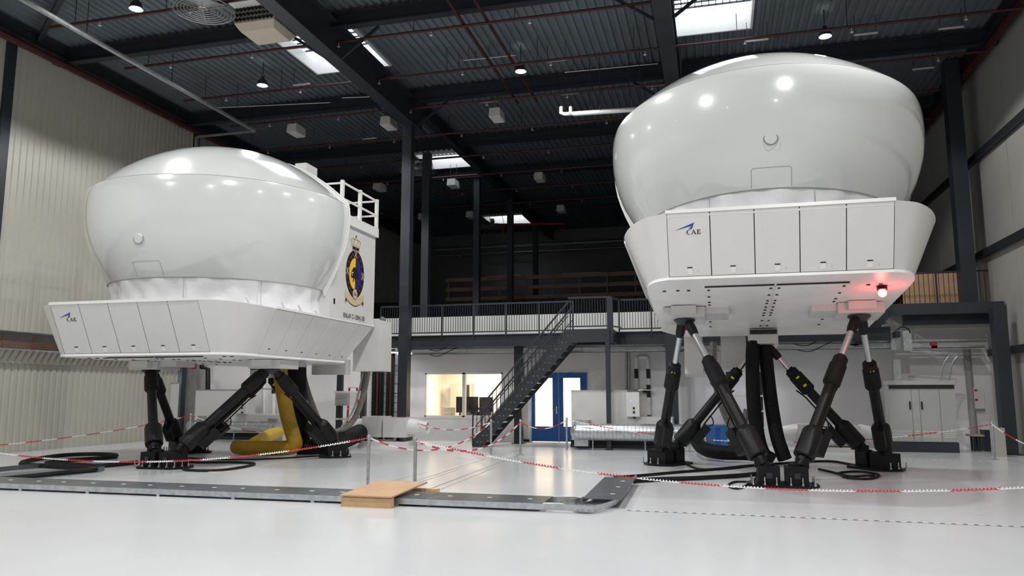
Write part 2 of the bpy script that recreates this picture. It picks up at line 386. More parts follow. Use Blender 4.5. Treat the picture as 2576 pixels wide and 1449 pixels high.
t = tag(MB().box(P(465, 1000, Y=25.4).x, P(500, 1000, Y=25.4).x, 25.2, 25.6, 0, 4.2).build('concrete_pier', 'concrete'), 'grey concrete pier beside the cream wall corner', 'pier')
mb = MB(); q = [P(508, 900, Y=25), P(508, 925, Y=25), P(523, 928, Y=25), P(523, 1000, Y=25)]
tag(MB().path([q[0]+V((0, 0, 1))]+q[:2]+q[2:], .09, 10).build('black_drain_pipe', 'black_paint', smooth=True), 'black drain pipe with a kink beside the concrete pier', 'pipe')
XG, XG2 = cx+.02, P(1678, 100, Z=10.9).x
for x, nm in ((XG, 'long dark roof girder running to the tall left column'), (XG2, 'dark roof girder above the raised simulator')):
    t = thing('roof_girder', nm, 'girder', (x, 8, 10.7))
    MB().ibeam((x, -7, 11.2), (x, 24.6, 11.2), .42, 1.0, .05).build('beam', 'steel_mid', t)
    MB().ibeam((x, 24.6, 11.65), (x, YF, 11.65), .3, .5, .04).build('far_beam', 'steel_dark', t)
    for yy in (12.2, 17.9, 23.5):
        if x == XG2 or yy > 13:
            for sgn in (-1, 1): MB().bar((x+sgn*.18, yy+.25, 10.75), (x+sgn*1.3, yy+.25, 11.55), .07, .07).build('knee_brace', 'steel_mid', t)
for yy, nm in ((6.5, 'dark cross beam overhead near the viewpoint'), (12.2, 'dark cross beam just above the picture'), (17.9, 'dark cross beam this side of the near rooflights'), (23.5, 'dark cross beam over the mezzanine edge'), (28.5, 'dark cross beam this side of the second rooflight'), (33.0, 'dark cross beam just past the second rooflight'), (39.6, 'dark cross beam before the farthest rooflight')):
    tag(MB().ibeam((XL, yy, 11.7), (XR, yy, 11.7), .24, .42 if yy < 25 else .34, .035).build('cross_beam', 'steel_dark'), nm, 'beam')
for x, nm in ((XL+.45, 'dark eaves beam over the cream wall'), (XR-.3, 'dark eaves beam over the right wall')):
    tag(MB().ibeam((x, -7, 11.75), (x, YF, 11.75), .3, .4).build('eaves_beam', 'steel_dark'), nm, 'beam')
tag(MB().bar((XL+.5, 16.9, 11.8), (-13.6, 13.4, 11.8), .14, .12).build('wind_brace', 'steel_mid'), 'diagonal dark brace below the roof beside the nearest lit lamp', 'brace')
# sprinkler pipes
HEAD = MB().tube((0, 0, 0), (0, 0, -.08), .01, n=6).stack((0, 0, -.08), (0, 0, -.13), [(0, .014), (.5, .03), (1, .045)], 8).mesh('sprinkler_head', 'fixture_white')
HANG = MB().tube((0, 0, 0), (0, 0, .74), .01, n=5).mesh('hanger', 'steel_mid')
for i, yy in enumerate((10.2, 12.8, 15.45, 18.15, 20.8, 23.35, 26.1, 28.9, 31.6, 34.3, 37.0)):
    x0 = -16.7 if yy < 24 else -18.5
    t = thing('sprinkler_pipe', '%s red sprinkler pipe crossing under the roof, counted from the viewpoint' % ('first second third fourth fifth sixth seventh eighth ninth tenth eleventh'.split()[i]), 'pipe', (x0, yy, 11.1), 'red cross pipes under the roof')
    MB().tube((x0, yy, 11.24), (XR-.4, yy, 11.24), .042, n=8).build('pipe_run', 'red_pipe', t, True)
    for k in range(9):
        inst('hanger', HANG, t, (x0+.8+2.8*k, yy, 11.26)); inst('sprinkler_head', HEAD, t, (x0+1.6+2.7*k, yy, 11.22))
for x, nm in ((-6.1, 'left of the two red pipes running down the hall roof'), (-5.45, 'right of the two red pipes running down the hall roof'), (XL+.55, 'red main pipe along the top of the cream wall'), (XR-.35, 'red main pipe along the top of the right wall')):
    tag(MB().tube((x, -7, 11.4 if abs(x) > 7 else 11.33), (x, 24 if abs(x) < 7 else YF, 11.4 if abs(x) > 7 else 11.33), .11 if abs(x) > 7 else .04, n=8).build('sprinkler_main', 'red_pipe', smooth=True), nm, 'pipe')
p = P(1210, 565, Y=40)
tag(MB().tube(p, P(1420, 563, Y=40), .05, n=8).tube(P(1265, 565, Y=40), P(1265, 592, Y=40), .05, n=8).build('red_drop_pipe', 'red_paint'), 'bright red pipe with a drop below the farthest rooflight', 'pipe')
# cable tray high on the left
t = thing('cable_tray', 'long pale cable tray hung below the roof along the cream wall', 'cable tray', (-15.25, 12, 10.7))
MB().box(-15.31, -15.19, -5, 22.65, 10.68, 10.70).box(-15.31, -15.29, -5, 22.65, 10.7, 10.75).box(-15.21, -15.19, -5, 22.65, 10.7, 10.75).build('tray', 'galv', t)
MB().box(-17.6, -15.2, 22.58, 22.68, 10.66, 10.71).box(-17.6, -17.5, 22.58, 22.68, 4.3, 10.7).build('branch', 'galv', t)
for k in range(9): MB().tube((-15.25, -4+3.2*k, 10.7), (-15.25, -4+3.2*k, 12), .01, n=5).build('hanger', 'steel_mid', t)
t = thing('conduit_bracket', 'pale bracket arm beside the cream wall top', 'bracket', (-16.6, 14, 11.4))
MB().box(-17.6, -16.5, 13.4, 13.5, 11.25, 11.33).build('arm', 'fixture_white', t)
a, b = P(1410, 285, Y=22.4), P(1660, 268, Y=22.4)
for k, nm in ((0, 'upper white insulated pipe beside the raised dome'), (1, 'lower white insulated pipe beside the raised dome')):
    o = V((0, -.28*k+.1, -.14*k)); s = V((.35*k, 0, 0))
    t = thing('white_pipe', nm, 'pipe', a+o+s)
    MB().path([a+o+s+V((0, .05, .25)), a+o+s+V((0, 0, .05)), a+o+s+V((.1, 0, 0)), b+o+V((1.2, 0, 0))], .06, 10).build('insulation', 'white_trim', t, True)
    for j in range(3): q = a+o+s+(b-a)*(.3+.4*j); MB().tube(q, (q.x, q.y, 12.05), .012, n=5).build('hanger', 'steel_mid', t)
# lamps
def lamp(p, lit, label, ry=0):
    t = thing('high_bay_lamp', label, 'lamp', p, 'lit roof lamps' if lit else 'unlit roof lamps')
    x, y, z = p
    if lit:
        MB().stack((x, y, z+.32), (x, y, z+.02), [(0, .05), (.3, .07), (.45, .13), (1, .17)], 16, False).build('housing', 'steel_mid', t, True)
        MB().stack((x, y, z+.05), (x, y, z+.03), [(0, .13), (1, .13)], 16).build('lens', 'lamp_on', t)
        MB().tube((x, y, z+.3), (x, y, 12.08), .015, n=6).build('hanger', 'steel_mid', t)
        l = bpy.data.lights.new('high_bay_light', 'SPOT'); l.energy = LAMP_W if y > 8 else LAMP_FAR_W; l.color = (1, .995, .985)
        l.spot_size = math.radians(146); l.spot_blend = .18; l.shadow_soft_size = .16
        lo = bpy.data.objects.new('high_bay_light', l); COL.objects.link(lo); lo.parent = t; lo.location = (0, 0, 0)
    else:
        MB().hexa([(x-.2, y-.34, z), (x+.2, y-.34, z), (x+.2, y+.34, z), (x-.2, y+.34, z), (x-.18, y-.31, z+.3), (x+.18, y-.31, z+.3), (x+.18, y+.31, z+.3), (x-.18, y+.31, z+.3)]).build('housing', 'fixture_white', t)
        MB().box(x-.18, x+.18, y-.32, y+.32, z-.02, z).build('louvre', 'white_paint', t)
        for sx in (-.15, .15): MB().tube((x+sx, y, z+.28), (x+sx, y, 12.08), .01, n=5).build('hanger', 'steel_mid', t)
LZ = 11.2
for px, lab in (((342, 25), 'glaring lit lamp nearest the cream wall top'), ((660, 217), 'lit lamp left of the long girder, second from the cream wall'), ((1310, 182), 'lit lamp between the two long red roof pipes'), ((2076, 94), 'lit lamp above the raised dome')):
    lamp(P(*px, Z=LZ), True, lab)
for x, y in ((-5.4, 14.6), (3.2, 14.6), (-13.8, 8), (-5.4, 8), (3.2, 8), (-13.8, 1.5), (-5.4, 1.5), (3.2, 1.5)):
    lamp(V((x, y, LZ)), True, 'lit roof lamp outside the picture, %s row, %s' % ({14.6: 'foremost', 8: 'overhead', 1.5: 'rearmost'}[y], {-13.8: 'on the cream wall side', -5.4: 'in the middle bay', 3.2: 'on the right wall side'}[x]))
for px, lab in (((745, 338), 'left'), ((978, 320), 'middle'), ((1250, 300), 'right')): lamp(P(*px, Z=11), False, 'unlit white lamp box, %s one of the nearest row' % lab)
for px, lab in (((955, 478), 'left'), ((1140, 470), 'middle'), ((1358, 454), 'right')): lamp(P(*px, Z=11), False, 'unlit white lamp box, %s one of the middle row' % lab)
for px, lab in (((1065, 553), 'left'), ((1185, 548), 'middle'), ((1412, 533), 'right')): lamp(P(*px, Z=11), False, 'unlit white lamp box, %s one of the farthest row' % lab)
ST = MB().box(-.3, .3, -.02, .02, 0, .04).mesh('strut_bar', 'fixture_white'); RD = MB().tube((0, 0, 0), (0, 0, .55), .009, n=5).mesh('rod', 'steel_mid')
for px, py, lab in ((1175, 178, 'left of the two long red pipes, nearest'), (1400, 154, 'just above right of the middle lit lamp'), (1230, 257, 'left of the long red pipes above a lamp box'), (1432, 237, 'below right of the middle lit lamp'), (1650, 216, 'beside the right hand girder'),
        (1275, 324, 'below the right lamp box of the nearest row'), (1462, 309, 'below the white insulated pipes'), (1100, 340, 'right of the tall left column'), (1528, 366, 'close to the left edge of the raised dome'), (1355, 380, 'above the middle row of lamp boxes'), (930, 350, 'left of the tall left column'),
        (1905, 103, 'below the right hand rooflight'), (2178, 87, 'right of the lit lamp above the raised dome'), (2393, 72, 'nearest the right wall top'), (2323, 174, 'right above the raised dome by the wall'), (758, 214, 'right of the second lit lamp')):
    p = P(px, py, Z=11.45); t = thing('roof_strut', 'short pale roof strut %s' % lab, 'strut', p, 'short pale struts under the roof'); inst('strut_bar', ST, t, p)
    for dx in (-.27, .27): inst('rod', RD, t, p+V((dx, 0, .03)))
for i, (a, b, lab) in enumerate((((1165, 152), (1297, 139), 'between the long red roof pipes'), ((1420, 182), (1655, 160), 'right of the middle lit lamp'), ((860, 246), (950, 243), 'left of the long girder'), ((530, 272), (830, 258), 'behind the second lit lamp'))):
    p, q = P(*a, Z=11.6), P(*b, Z=11.6); t = thing('roof_conduit', 'thin pale conduit under the roof deck %s' % lab, 'conduit', (p+q)/2)
    MB().tube(p, q, .014, n=6).build('conduit_pipe', 'fixture_white', t)
    for f in (.1, .5, .9): c = p+(q-p)*f; MB().tube(c, (c.x, c.y, 12.05), .008, n=5).build('hanger', 'steel_mid', t)
# destratification fans
def fan(p, label):
    x, y, z = p; t = thing('ceiling_fan', label, 'fan', p, 'caged roof fans')
    g = MB()
    for k in range(1, 9):
        r = .12+.078*k; pts = [V((x+r*math.cos(a), y+r*math.sin(a), z+.012*(8-k) if k < 8 else z+.05)) for a in [2*PI*i/28 for i in range(29)]]
        g.path(pts, .012, 4, False)
    for k in range(6): a = 2*PI*k/6; g.bar((x, y, z+.06), (x+.75*math.cos(a), y+.75*math.sin(a), z+.04), .02, .02)
    g.build('wire_guard', 'alu_slat', t)
    for k in range(4):
        a = 2*PI*k/4+.4; c, s = math.cos(a), math.sin(a)
        MB().hexa([(x+c*.1-s*.08, y+s*.1+c*.08, z+.2), (x+c*.6-s*.1, y+s*.6+c*.1, z+.2), (x+c*.6+s*.1, y+s*.6-c*.1, z+.14), (x+c*.1+s*.08, y+s*.1-c*.08, z+.14)]+[(x+c*.1-s*.08, y+s*.1+c*.08, z+.21), (x+c*.6-s*.1, y+s*.6+c*.1, z+.21), (x+c*.6+s*.1, y+s*.6-c*.1, z+.15), (x+c*.1+s*.08, y+s*.1-c*.08, z+.15)]).build('blade', 'steel_mid', t)
    MB().tube((x, y, z+.08), (x, y, z+.45), .12, n=12).build('motor', 'fixture_white', t, True)
    for a in (0, 2.1, 4.2): MB().tube((x+.7*math.cos(a), y+.7*math.sin(a), z+.05), (x+.4*math.cos(a), y+.4*math.sin(a), 12), .012, n=5).build('hanger', 'steel_mid', t)
fan(P(510, 30, Z=10.9), 'round caged roof fan left of the heater box'); fan(P(1050, 432, Z=10.7), 'round caged roof fan under the second rooflight'); fan(P(1238, 571, Z=10.7), 'round caged roof fan under the farthest rooflight')
# unit heater with round nozzles
p = P(663, 88, Z=10.95); x, y, z = p
t = thing('unit_heater', 'beige roof heater box with rows of round nozzles', 'heater', (x, y, z))
MB().hexa([(x-.48, y-.3, z), (x+.48, y-.3, z), (x+.48, y+.5, z), (x-.48, y+.5, z), (x-.58, y-.45, z+.16), (x+.58, y-.45, z+.16), (x+.58, y+.6, z+.16), (x-.58, y+.6, z+.16)]).build('tray', 'beige', t)
MB().box(x-.58, x+.58, y-.45, y+.6, z+.16, z+.62).build('casing', 'beige', t)
noz = MB().tube((0, 0, 0), (0, -.06, 0), .045, n=10).mesh('nozzle', 'black_paint'); noz2 = MB().tube((0, 0, 0), (.06, 0, 0), .045, n=10).mesh('nozzle', 'black_paint')
for r in range(3):
    for k in range(10): inst('nozzle', noz, t, (x-.5+.111*k, y-.44, z+.24+.135*r))
    for k in range(8): inst('nozzle', noz2, t, (x+.57, y-.36+.125*k, z+.24+.135*r))
MB().box(x-.55, x+.55, y-1.3, y-.46, z+.55, z+.75).build('upper_hood', 'fixture_white', t)
for sx in (-.5, .5): MB().bar((x+sx, y, z+.6), (x+sx, y, 12), .05, .05).build('hanger', 'steel_mid', t)

# ================================================================== MEZZANINE AND STAIR
ZM, YM = 3.58, 24.45
t = thing('mezzanine_walkway', 'dark steel mezzanine walkway along the back wall', 'walkway', (-1.5, 25, 3.1))
x0m, x1m = -11.1, 5.0
MB().ibeam((x0m, YM, ZM-.2), (x1m, YM, ZM-.2), .16, .4, .03).build('front_beam', 'steel_mid', t)
MB().box(x0m, x1m, YM+.02, YB-.06, ZM-.04, ZM).build('deck_plate', 'steel_dark', t)
for k in range(9): MB().bar((x0m+.3+2*k, YM, ZM-.22), (x0m+.3+2*k, YB-.06, ZM-.22), .12, .18).build('joist', 'steel_dark', t)
BAL = {}
def baluster(h):
    k = round(h, 3)
    if k not in BAL: BAL[k] = MB().box(-.008, .008, -.008, .008, 0, h).mesh('baluster', 'steel_mid')
    return BAL[k]
def railing(label, a, b, h=1.0, step=.085, post=1.06, name='steel_railing'):
    a, b = V(a), V(b); t = thing(name, label, 'railing', (a+b)/2); d = b-a; L = d.length; u = V((0, 0, h))
    MB().bar(a+u, b+u, .05, .05).build('top_rail', 'steel_mid', t)
    MB().bar(a+V((0, 0, .09)), b+V((0, 0, .09)), .02, .04).build('bottom_rail', 'steel_mid', t)
    n = max(1, round(L/post))
    for k in range(n+1):
        p = a+d*(k/n); MB().box(p.x-.022, p.x+.022, p.y-.022, p.y+.022, p.z-.12, p.z+h).build('post', 'steel_mid', t)
    m = int(L/step); me = baluster(h-.1)
    for k in range(1, m): inst('baluster', me, t, a+d*(k/m)+V((0, 0, .1)))
    return t
LX0, LX1, YS = P(1430, 838, Y=23.05).x, P(1532, 838, Y=23.05).x, 23.05
railing('long dark baluster railing on the mezzanine left of the stair', (x0m, YM-.05, ZM), (LX0-.1, YM-.05, ZM), 1.02)
railing('dark baluster railing on the mezzanine right of the stair landing', (LX1+.15, YM-.05, ZM), (LX1+4.2, YM-.05, ZM), 1.02)
# stair
ZL = 3.54
t = thing('steel_staircase', 'steep dark steel staircase rising to the mezzanine landing', 'staircase', (P(1195, 1122, Y=YS).x, YS, 0))
sa = V((P(1188, 1120, Y=YS).x, YS, 0)); sb = V((LX0, YS, ZL-.12))
W_ = V((0, .95, 0)); dirn = (sb-sa).normalized(); nrm = V((-dirn.z, 0, dirn.x))
for off in (V((0, 0, 0)), W_):
    a, b = sa+off, sb+off
    MB().prism([a+V((0, 0, 0)), a+V((.3, 0, 0)), b+V((.1, 0, -.25)), b+V((.1, 0, .12)), b+V((-.12, 0, .12)), a+V((0, 0, .2))], (0, .03, 0)).build('stringer', 'steel_mid', t)
NT = 17
for k in range(NT):
    f = (k+.7)/NT; p = sa+(sb-sa)*f
    MB().box(p.x, p.x+.25, YS+.03, YS+.95, p.z-.01, p.z+.025).build('tread', 'alu_slat', t)
BOLT = MB().tube((0, 0, 0), (0, -.012, 0), .018, n=6).mesh('bolt', 'chrome')
for k in range(NT):
    p = sa+(sb-sa)*((k+.7)/NT)
    for dx in (.04, .16): inst('bolt', BOLT, t, (p.x+dx, YS, p.z+.02))
MB().box(LX0, LX1, YS, YM, ZL-.04, ZL).build('landing_plate', 'steel_dark', t)
MB().box(LX0-.02, LX1+.1, YS-.01, YS+.06, ZL-.36, ZL+.04).box(LX1+.03, LX1+.1, YS, YM, ZL-.36, ZL+.04).build('landing_beam', 'steel_mid', t)
MB().box(LX1-.05, LX1+.12, YS-.05, YS+.12, ZL-.4, ZL+1.0).build('landing_post', 'steel_mid', t)
for off in (V((0, -.02, 0)), W_):
    a, b = sa+off+V((.02, 0, .95)), sb+off+V((0, 0, 1.0))
    nm = 'handrail'
    MB().bar(a, b, .045, .045).build(nm, 'steel_mid', t); MB().bar(a-V((0, 0, .42)), b-V((0, 0, .42)), .025, .025).build('mid_rail', 'steel_mid', t)
    MB().bar(a, a-V((0, 0, .9)), .04, .04).build('newel', 'steel_mid', t)
    n = 24; me = baluster(.86)
    for k in range(1, n): inst('baluster', me, t, a+(b-a)*(k/n)-V((0, 0, .87)))
for a, b in (((LX0, YS-.02, ZL+1.0), (LX1+.05, YS-.02, ZL+1.0)), ((LX1+.05, YS-.02, ZL+1.0), (LX1+.2, YM, ZM+1.02))):
    MB().bar(a, b, .05, .05).build('landing_rail', 'steel_mid', t); MB().bar(V(a)-V((0, 0, .88)), V(b)-V((0, 0, .88)), .02, .04).build('landing_rail', 'steel_mid', t)
me = baluster(.9)
for k in range(1, 15): inst('baluster', me, t, (LX0+(LX1-LX0)*k/15, YS-.02, ZL+.1))
# right hand platform, one flight higher
ZP = P(2300, 768, Y=24.6).z
t = thing('steel_platform', 'dark raised platform with a short flight against the right wall', 'platform', (6.3, 25, 3.6))
px0, px1 = P(2235, 770, Y=24.6).x, P(2526, 770, Y=24.6).x
MB().box(px0, px1, 24.55, 24.65, ZP-.28, ZP+.05).build('front_beam', 'steel_mid', t)
MB().box(px0, px1, 24.65, 25.94, ZP-.06, ZP).build('deck_plate', 'steel_dark', t)
MB().box(P(2270, 790, Y=25).x, P(2500, 790, Y=25).x, 24.9, 25.1, ZP-.55, ZP-.25).build('joist', 'steel_dark', t)
q = [P(2238, 765, Y=24.6), P(2242, 792, Y=24.6), P(2178, 868, Y=24.6), P(2152, 862, Y=24.6)]
for dy in (0, 1): MB().prism([v+V((0, dy, 0)) for v in q], (0, .06, 0)).build('stringer', 'steel_mid', t)
for k in range(5):
    p = q[3]+(q[0]-q[3])*((k+.5)/5); MB().box(p.x, p.x+.26, 24.66, 25.6, p.z-.2, p.z-.17).build('tread', 'alu_slat', t)
railing('dark baluster railing on the right hand platform before the plywood', (P(2205, 790, Y=25.85).x, 25.85, ZP+.06), (P(2521, 766, Y=25.85).x, 25.85, ZP+.06), 1.07, .135, 1.9)
px0, px1 = P(2268, 700, Y=27).x, P(2422, 700, Y=27).x
t = thing('plywood_screen', 'plywood boards standing behind the platform railing', 'boards', ((px0+px1)/2, 27, ZP))
for k in range(2):
    a = px0+(px1-px0)*k/2; MB().box(a, a+(px1-px0)/2-.01, 27, 27.03, ZP, P(2300, 690, Y=27).z).build('board', 'plywood', t)
# far gallery with board rail
YG = 38.0
z0, z1 = P(1200, 752, Y=YG).z, P(1200, 703, Y=YG).z
t = thing('far_gallery', 'dark far gallery with a wooden board rail', 'gallery', (-6, YG, 4.3))
MB().box(XL, XR, YG, YG+2.5, z0-1.25, z0-.05).build('edge_beam', 'steel_dark', t)
for k in range(3):
    zz = z0+(z1-z0)*(k/2)
    for j in range(5):
        a = -13.6+4.3*j; MB().box(a, a+4.27, YG-.05, YG, zz-.09, zz+.11).build('rail_board', 'rail_wood', t)
for k in range(16): MB().box(-13.5+1.4*k, -13.43+1.4*k, YG, YG+.06, z0-.3, z1+.1).build('rail_post', 'rail_wood', t)
t = thing('far_pipe_run', 'pale pipes and trays along the far dark wall', 'pipes', (-6, 46.8, 9.4))
for k, py in enumerate((618, 634)):
    zz = P(1300, py, Y=46.8).z
    MB().tube((-17.5, 46.8, zz), (7.5, 46.8, zz), .1 if k == 0 else .06, n=8).build('pipe_run', 'galv', t, True)
    for j in range(7): MB().bar((-16+3.6*j, 46.8, zz), (-16+3.6*j, YF, zz), .06, .06).build('bracket', 'galv', t)
for k in range(4): MB().box(-14+5*k, -11.6+5*k, 46.5, 46.7, 8.8, 9.0).build('tray', 'galv', t)

# ================================================================== UNDER THE MEZZANINE
for k, (py, nm, m) in enumerate(((872, 'orange copper pipe run under the mezzanine', 'copper'), (880, 'upper galvanised cable tray under the mezzanine', 'galv'), (893, 'lower galvanised cable tray under the mezzanine', 'galv'))):
    yy = 25.3-.15*k; a, b = P(1000, py, Y=yy), P(2480, py, Y=yy); zz = a.z
    t = thing('pipe_run' if k == 0 else 'cable_tray', nm, 'pipe' if k == 0 else 'cable tray', ((a.x+b.x)/2, yy, zz))
    if k == 0: MB().tube(a, (5, yy, zz), .022, n=6).build('pipe', m, t)
    else:
        MB().box(a.x, b.x, yy, yy+.3, zz, zz+.012).box(a.x, b.x, yy, yy+.012, zz, zz+.07).box(a.x, b.x, yy+.29, yy+.3, zz, zz+.07).build('channel', m, t)
        for j in range(10): MB().bar((a.x+.5+2*j, yy+.1, zz-.04), (a.x+.5+2*j, yy+.1, ZM-.2), .02, .02).build('hanger', 'galv', t)
        for j in range(4): MB().path(catmull([V((a.x+1+4*j, yy+.05, zz+.05)), V((a.x+1.5+4*j, yy-.04, zz-.06)), V((a.x+1.9+4*j, yy, zz+.1)), V((a.x+2.3+4*j, yy+.1, zz+.3))]), .012, 5).build('loose_cable', 'black_rubber', t)
for px, py, lab in ((985, 877, 'left of the tall left column'), (1876, 905, 'behind the black hoses')):
    p = P(px, py, Y=24.95); p.z = 3.02; t = thing('batten_lamp', 'white batten lamp under the mezzanine %s' % lab, 'lamp', p, 'batten lamps under the mezzanine')
    MB().box(p.x-.75, p.x+.75, p.y-.06, p.y+.06, p.z+.05, p.z+.1).build('housing', 'white_trim', t)
    MB().tube((p.x-.72, p.y, p.z+.03), (p.x+.72, p.y, p.z+.03), .025, n=8).build('tube', 'batten_on', t)
    for dx in (-.5, .5): MB().tube((p.x+dx, p.y, p.z+.1), (p.x+dx, p.y, 3.56), .01, n=5).build('hanger', 'galv', t)
    l = bpy.data.lights.new('batten_light', 'AREA'); l.shape = 'RECTANGLE'; l.size = 1.4; l.size_y = .08; l.energy = BATTEN_W; l.color = (.96, .97, 1)
    lo = bpy.data.objects.new('batten_light', l); COL.objects.link(lo); lo.parent = t; lo.location = (0, 0, -.01)
# air handling unit
def ahu(label, x0, x1, xm, xe, Y, ztop, zlow, depth=1.0):
    """tall left casing x0..xm, control box xm-.4..xm, low casing up to xe"""
    t = thing('air_handling_unit', label, 'air unit', ((x0+xe)/2, Y, 0))
    MB().box(x0, xm, Y, Y+depth, .25, ztop).build('tall_casing', 'white_cab', t)
    MB().box(xm, xe, Y, Y+depth, .25, zlow).build('low_casing', 'white_cab', t)
    MB().box(x0-.02, xe+.02, Y-.02, Y+depth, .12, .25).build('plinth', 'black_paint', t)
    MB().box(x0-.03, xe, Y-.06, Y+.02, .03, .12).build('skid', 'steel_dark', t)
    MB().box(x0-.01, xm+.01, Y-.01, Y+depth, ztop, ztop+.03).build('lid', 'galv', t)
    c = MB().box(xm-.02, xm+.36, Y-.12, Y+.02, zlow+.02, ztop-.03).build('control_box', 'white_trim', t)
    cx_ = xm+.2
    MB().ball((cx_-.08, Y-.122, ztop-.3), .018).build('indicator', 'led_blue', c)
    for k, dz in enumerate((.5, .62, .78)): MB().box(cx_-.03, cx_+.03+.02*(k == 2), Y-.135, Y-.12, ztop-dz-.03, ztop-dz+.03).build('switch', 'ink', c)
    return t
xa = P(1437, 1000, Y=23.3).x; xm = P(1578, 1000, Y=23.3).x; xe = P(1690, 1000, Y=23.3).x
z1, z2 = P(1500, 984, Y=23.3).z, P(1640, 1050, Y=23.3).z
ahu('white air handling unit with control box right of the blue doors', xa, xm, xm, xe, 23.3, z1, z2)
xa2 = P(492, 1000, Y=24.3).x; xm2 = P(603, 1000, Y=24.3).x; xe2 = P(715, 1000, Y=24.3).x
ahu('white air handling unit behind the lowered simulator', xa2, xm2, xm2, xe2, 24.3, P(540, 982, Y=24.3).z, P(650, 1042, Y=24.3).z)
# square to round + spiral ducts
def spiral(label, a, b, r, seam=.11):
    a, b = V(a), V(b); t = thing('spiral_duct', label, 'duct', (a+b)/2)
    MB().tube(a, b, r, n=24).build('duct_body', 'galv', t, True)
    n = int((b-a).length/seam); d = (b-a).normalized(); g = MB()
    for k in range(n): p = a+d*(seam*(k+.5)); g.stack(p-d*.006, p+d*.006, [(0, r), (.5, r+.008), (1, r)], 24, False)
    g.build('seam', 'galv', t)
    s = MB()
    for f in (.12, .55, .9):
        p = a+(b-a)*f; s.bar((p.x, p.y, 0), (p.x, p.y, p.z-r+.02), .03, .03)
    s.build('stand', 'galv', t); return t
Yd = 22.9
a, b = P(1455, 1086, Y=Yd), P(1765, 1092, Y=Yd); b.z = a.z
t = spiral('bright spiral duct on the floor behind the left legs of the raised simulator', a, b, .25)
MB().box(a.x-.12, a.x+.3, Yd-.05, Yd+.4, a.z-.42, a.z+.34).build('inlet_box', 'galv', t)
MB().ball(a, .25, 20, 12).build('end_elbow', 'galv', t, True)
Yd2 = 23.5
a, b = P(482, 1071, Y=Yd2), P(680, 1074, Y=Yd2); b.z = a.z
t = spiral('spiral duct behind the lowered simulator', a, b, .19, .5)
MB().ball(a, .19, 20, 12).build('end_elbow', 'galv', t, True)
e2 = P(700, 1088, Y=22.9)
MB().path(catmull([b-V((.1, 0, 0)), b+V((.25, 0, -.01)), b+V((.42, -.25, -.06)), e2]), .19, 16).build('elbow', 'galv', t, True)
MB().hexa([P(498, 1075, Y=Yd2+.2), P(520, 1075, Y=Yd2+.2), P(520, 1075, Y=Yd2+.6), P(498, 1075, Y=Yd2+.6), P(495, 1046, Y=Yd2+.2), P(520, 1046, Y=Yd2+.2), P(520, 1046, Y=Yd2+.6), P(495, 1046, Y=Yd2+.6)]).build('inlet_box', 'galv', t)
# in-line fan boxes with cones
def inline_fan(label, x0, x1, Y, z0, z1, cr, both=True):
    t = thing('inline_fan', label, 'duct fan', ((x0+x1)/2, Y, 0)); zc = (z0+z1)/2; xm_ = x0+(x1-x0)*.46
    MB().box(x0, xm_-.01, Y, Y+.8, z0, z1).build('casing', 'white_cab', t)
    MB().box(xm_+.05, x1, Y-.03, Y+.8, z0, z1-.03).build('casing', 'white_cab', t)
    MB().stack((x1, Y+.35, zc), (x1+.62, Y+.35, zc-.02), [(0, .27), (.12, .27), (.8, .19), (1, .19), (.98, .16), (.6, .16)], 20).build('cone', 'white_trim', t, True)
    MB().stack((x0, Y+.35, zc), (x0-.55, Y+.35, zc), [(0, .25), (.2, .25), (.9, .17), (1, .15)], 20).build('cone', 'white_trim', t, True)
    MB().box(x0, x1+.05, Y-.05, Y+.85, .0, .14).build('plinth', 'white_paint', t)
    for xx in (x0+.1, x1-.2): MB().box(xx, xx+.12, Y, Y+.8, .14, z0).build('foot', 'steel_dark', t)
    return t
Yi = 22.8
inline_fan('white duct fan box with open cone left of the stair', P(910, 1080, Y=Yi).x, P(1020, 1080, Y=Yi).x, Yi, P(950, 1108, Y=Yi).z+.1, P(950, 1048, Y=Yi).z, .3)
Yi = 23.6
inline_fan('white duct fan box behind the right legs of the raised simulator', P(2008, 1080, Y=Yi).x, P(2165, 1080, Y=Yi).x, Yi, .25, P(2080, 1068, Y=Yi).z, .3)
a, b = P(398, 965, Y=24.0), P(449, 965, Y=24.0)
t = thing('white_screen_panel', 'white freestanding panel at the far end of the cream wall', 'panel', ((a.x+b.x)/2, 24, 0))
MB().box(a.x, b.x, 24, 24.05, .02, a.z).build('sheet', 'white_cab', t)
MB().box(a.x, b.x, 23.99, 24.06, a.z, a.z+.03).build('edge_cap', 'galv', t)
# striped hydrant pipes
Yp = 25.9
for (px, top, lab) in ((1602, 900, 'left'), (1632, 898, 'right')):
    t = thing('striped_pipe', '%s white pipe with black bands by the air unit' % lab, 'pipe', P(px, 1050, Y=Yp))
    x = P(px, 1000, Y=Yp).x; zt = P(px, top, Y=Yp).z; zb = P(px, 1050, Y=Yp).z
    pts = [V((x, Yp, zb)), V((x, Yp, zt-.06)), V((x-.03, Yp, zt)), V((x-.3, Yp, zt))] if lab == 'right' else [V((x, Yp, zb)), V((x, Yp, zt))]
    MB().path(pts, .06, 12).build('pipe', 'chain_white', t, True)
    for a, b in (((928, 952), (968, 1000), (1044, 1049)) if lab == 'right' else ((928, 952),)):
        MB().tube((x, Yp, P(px, a, Y=Yp).z), (x, Yp, P(px, b, Y=Yp).z), .064, n=12).build('black_band', 'ink', t, True)
    if lab == 'right':
        zv = P(px, 983, Y=Yp).z; MB().box(x-.2, x, Yp-.06, Yp+.06, zv-.06, zv+.06).build('valve', 'ink', t); MB().tube((x-.5, Yp-.1, zv+.02), (x+.2, Yp-.1, zv+.02), .02).build('lever', 'chrome', t)
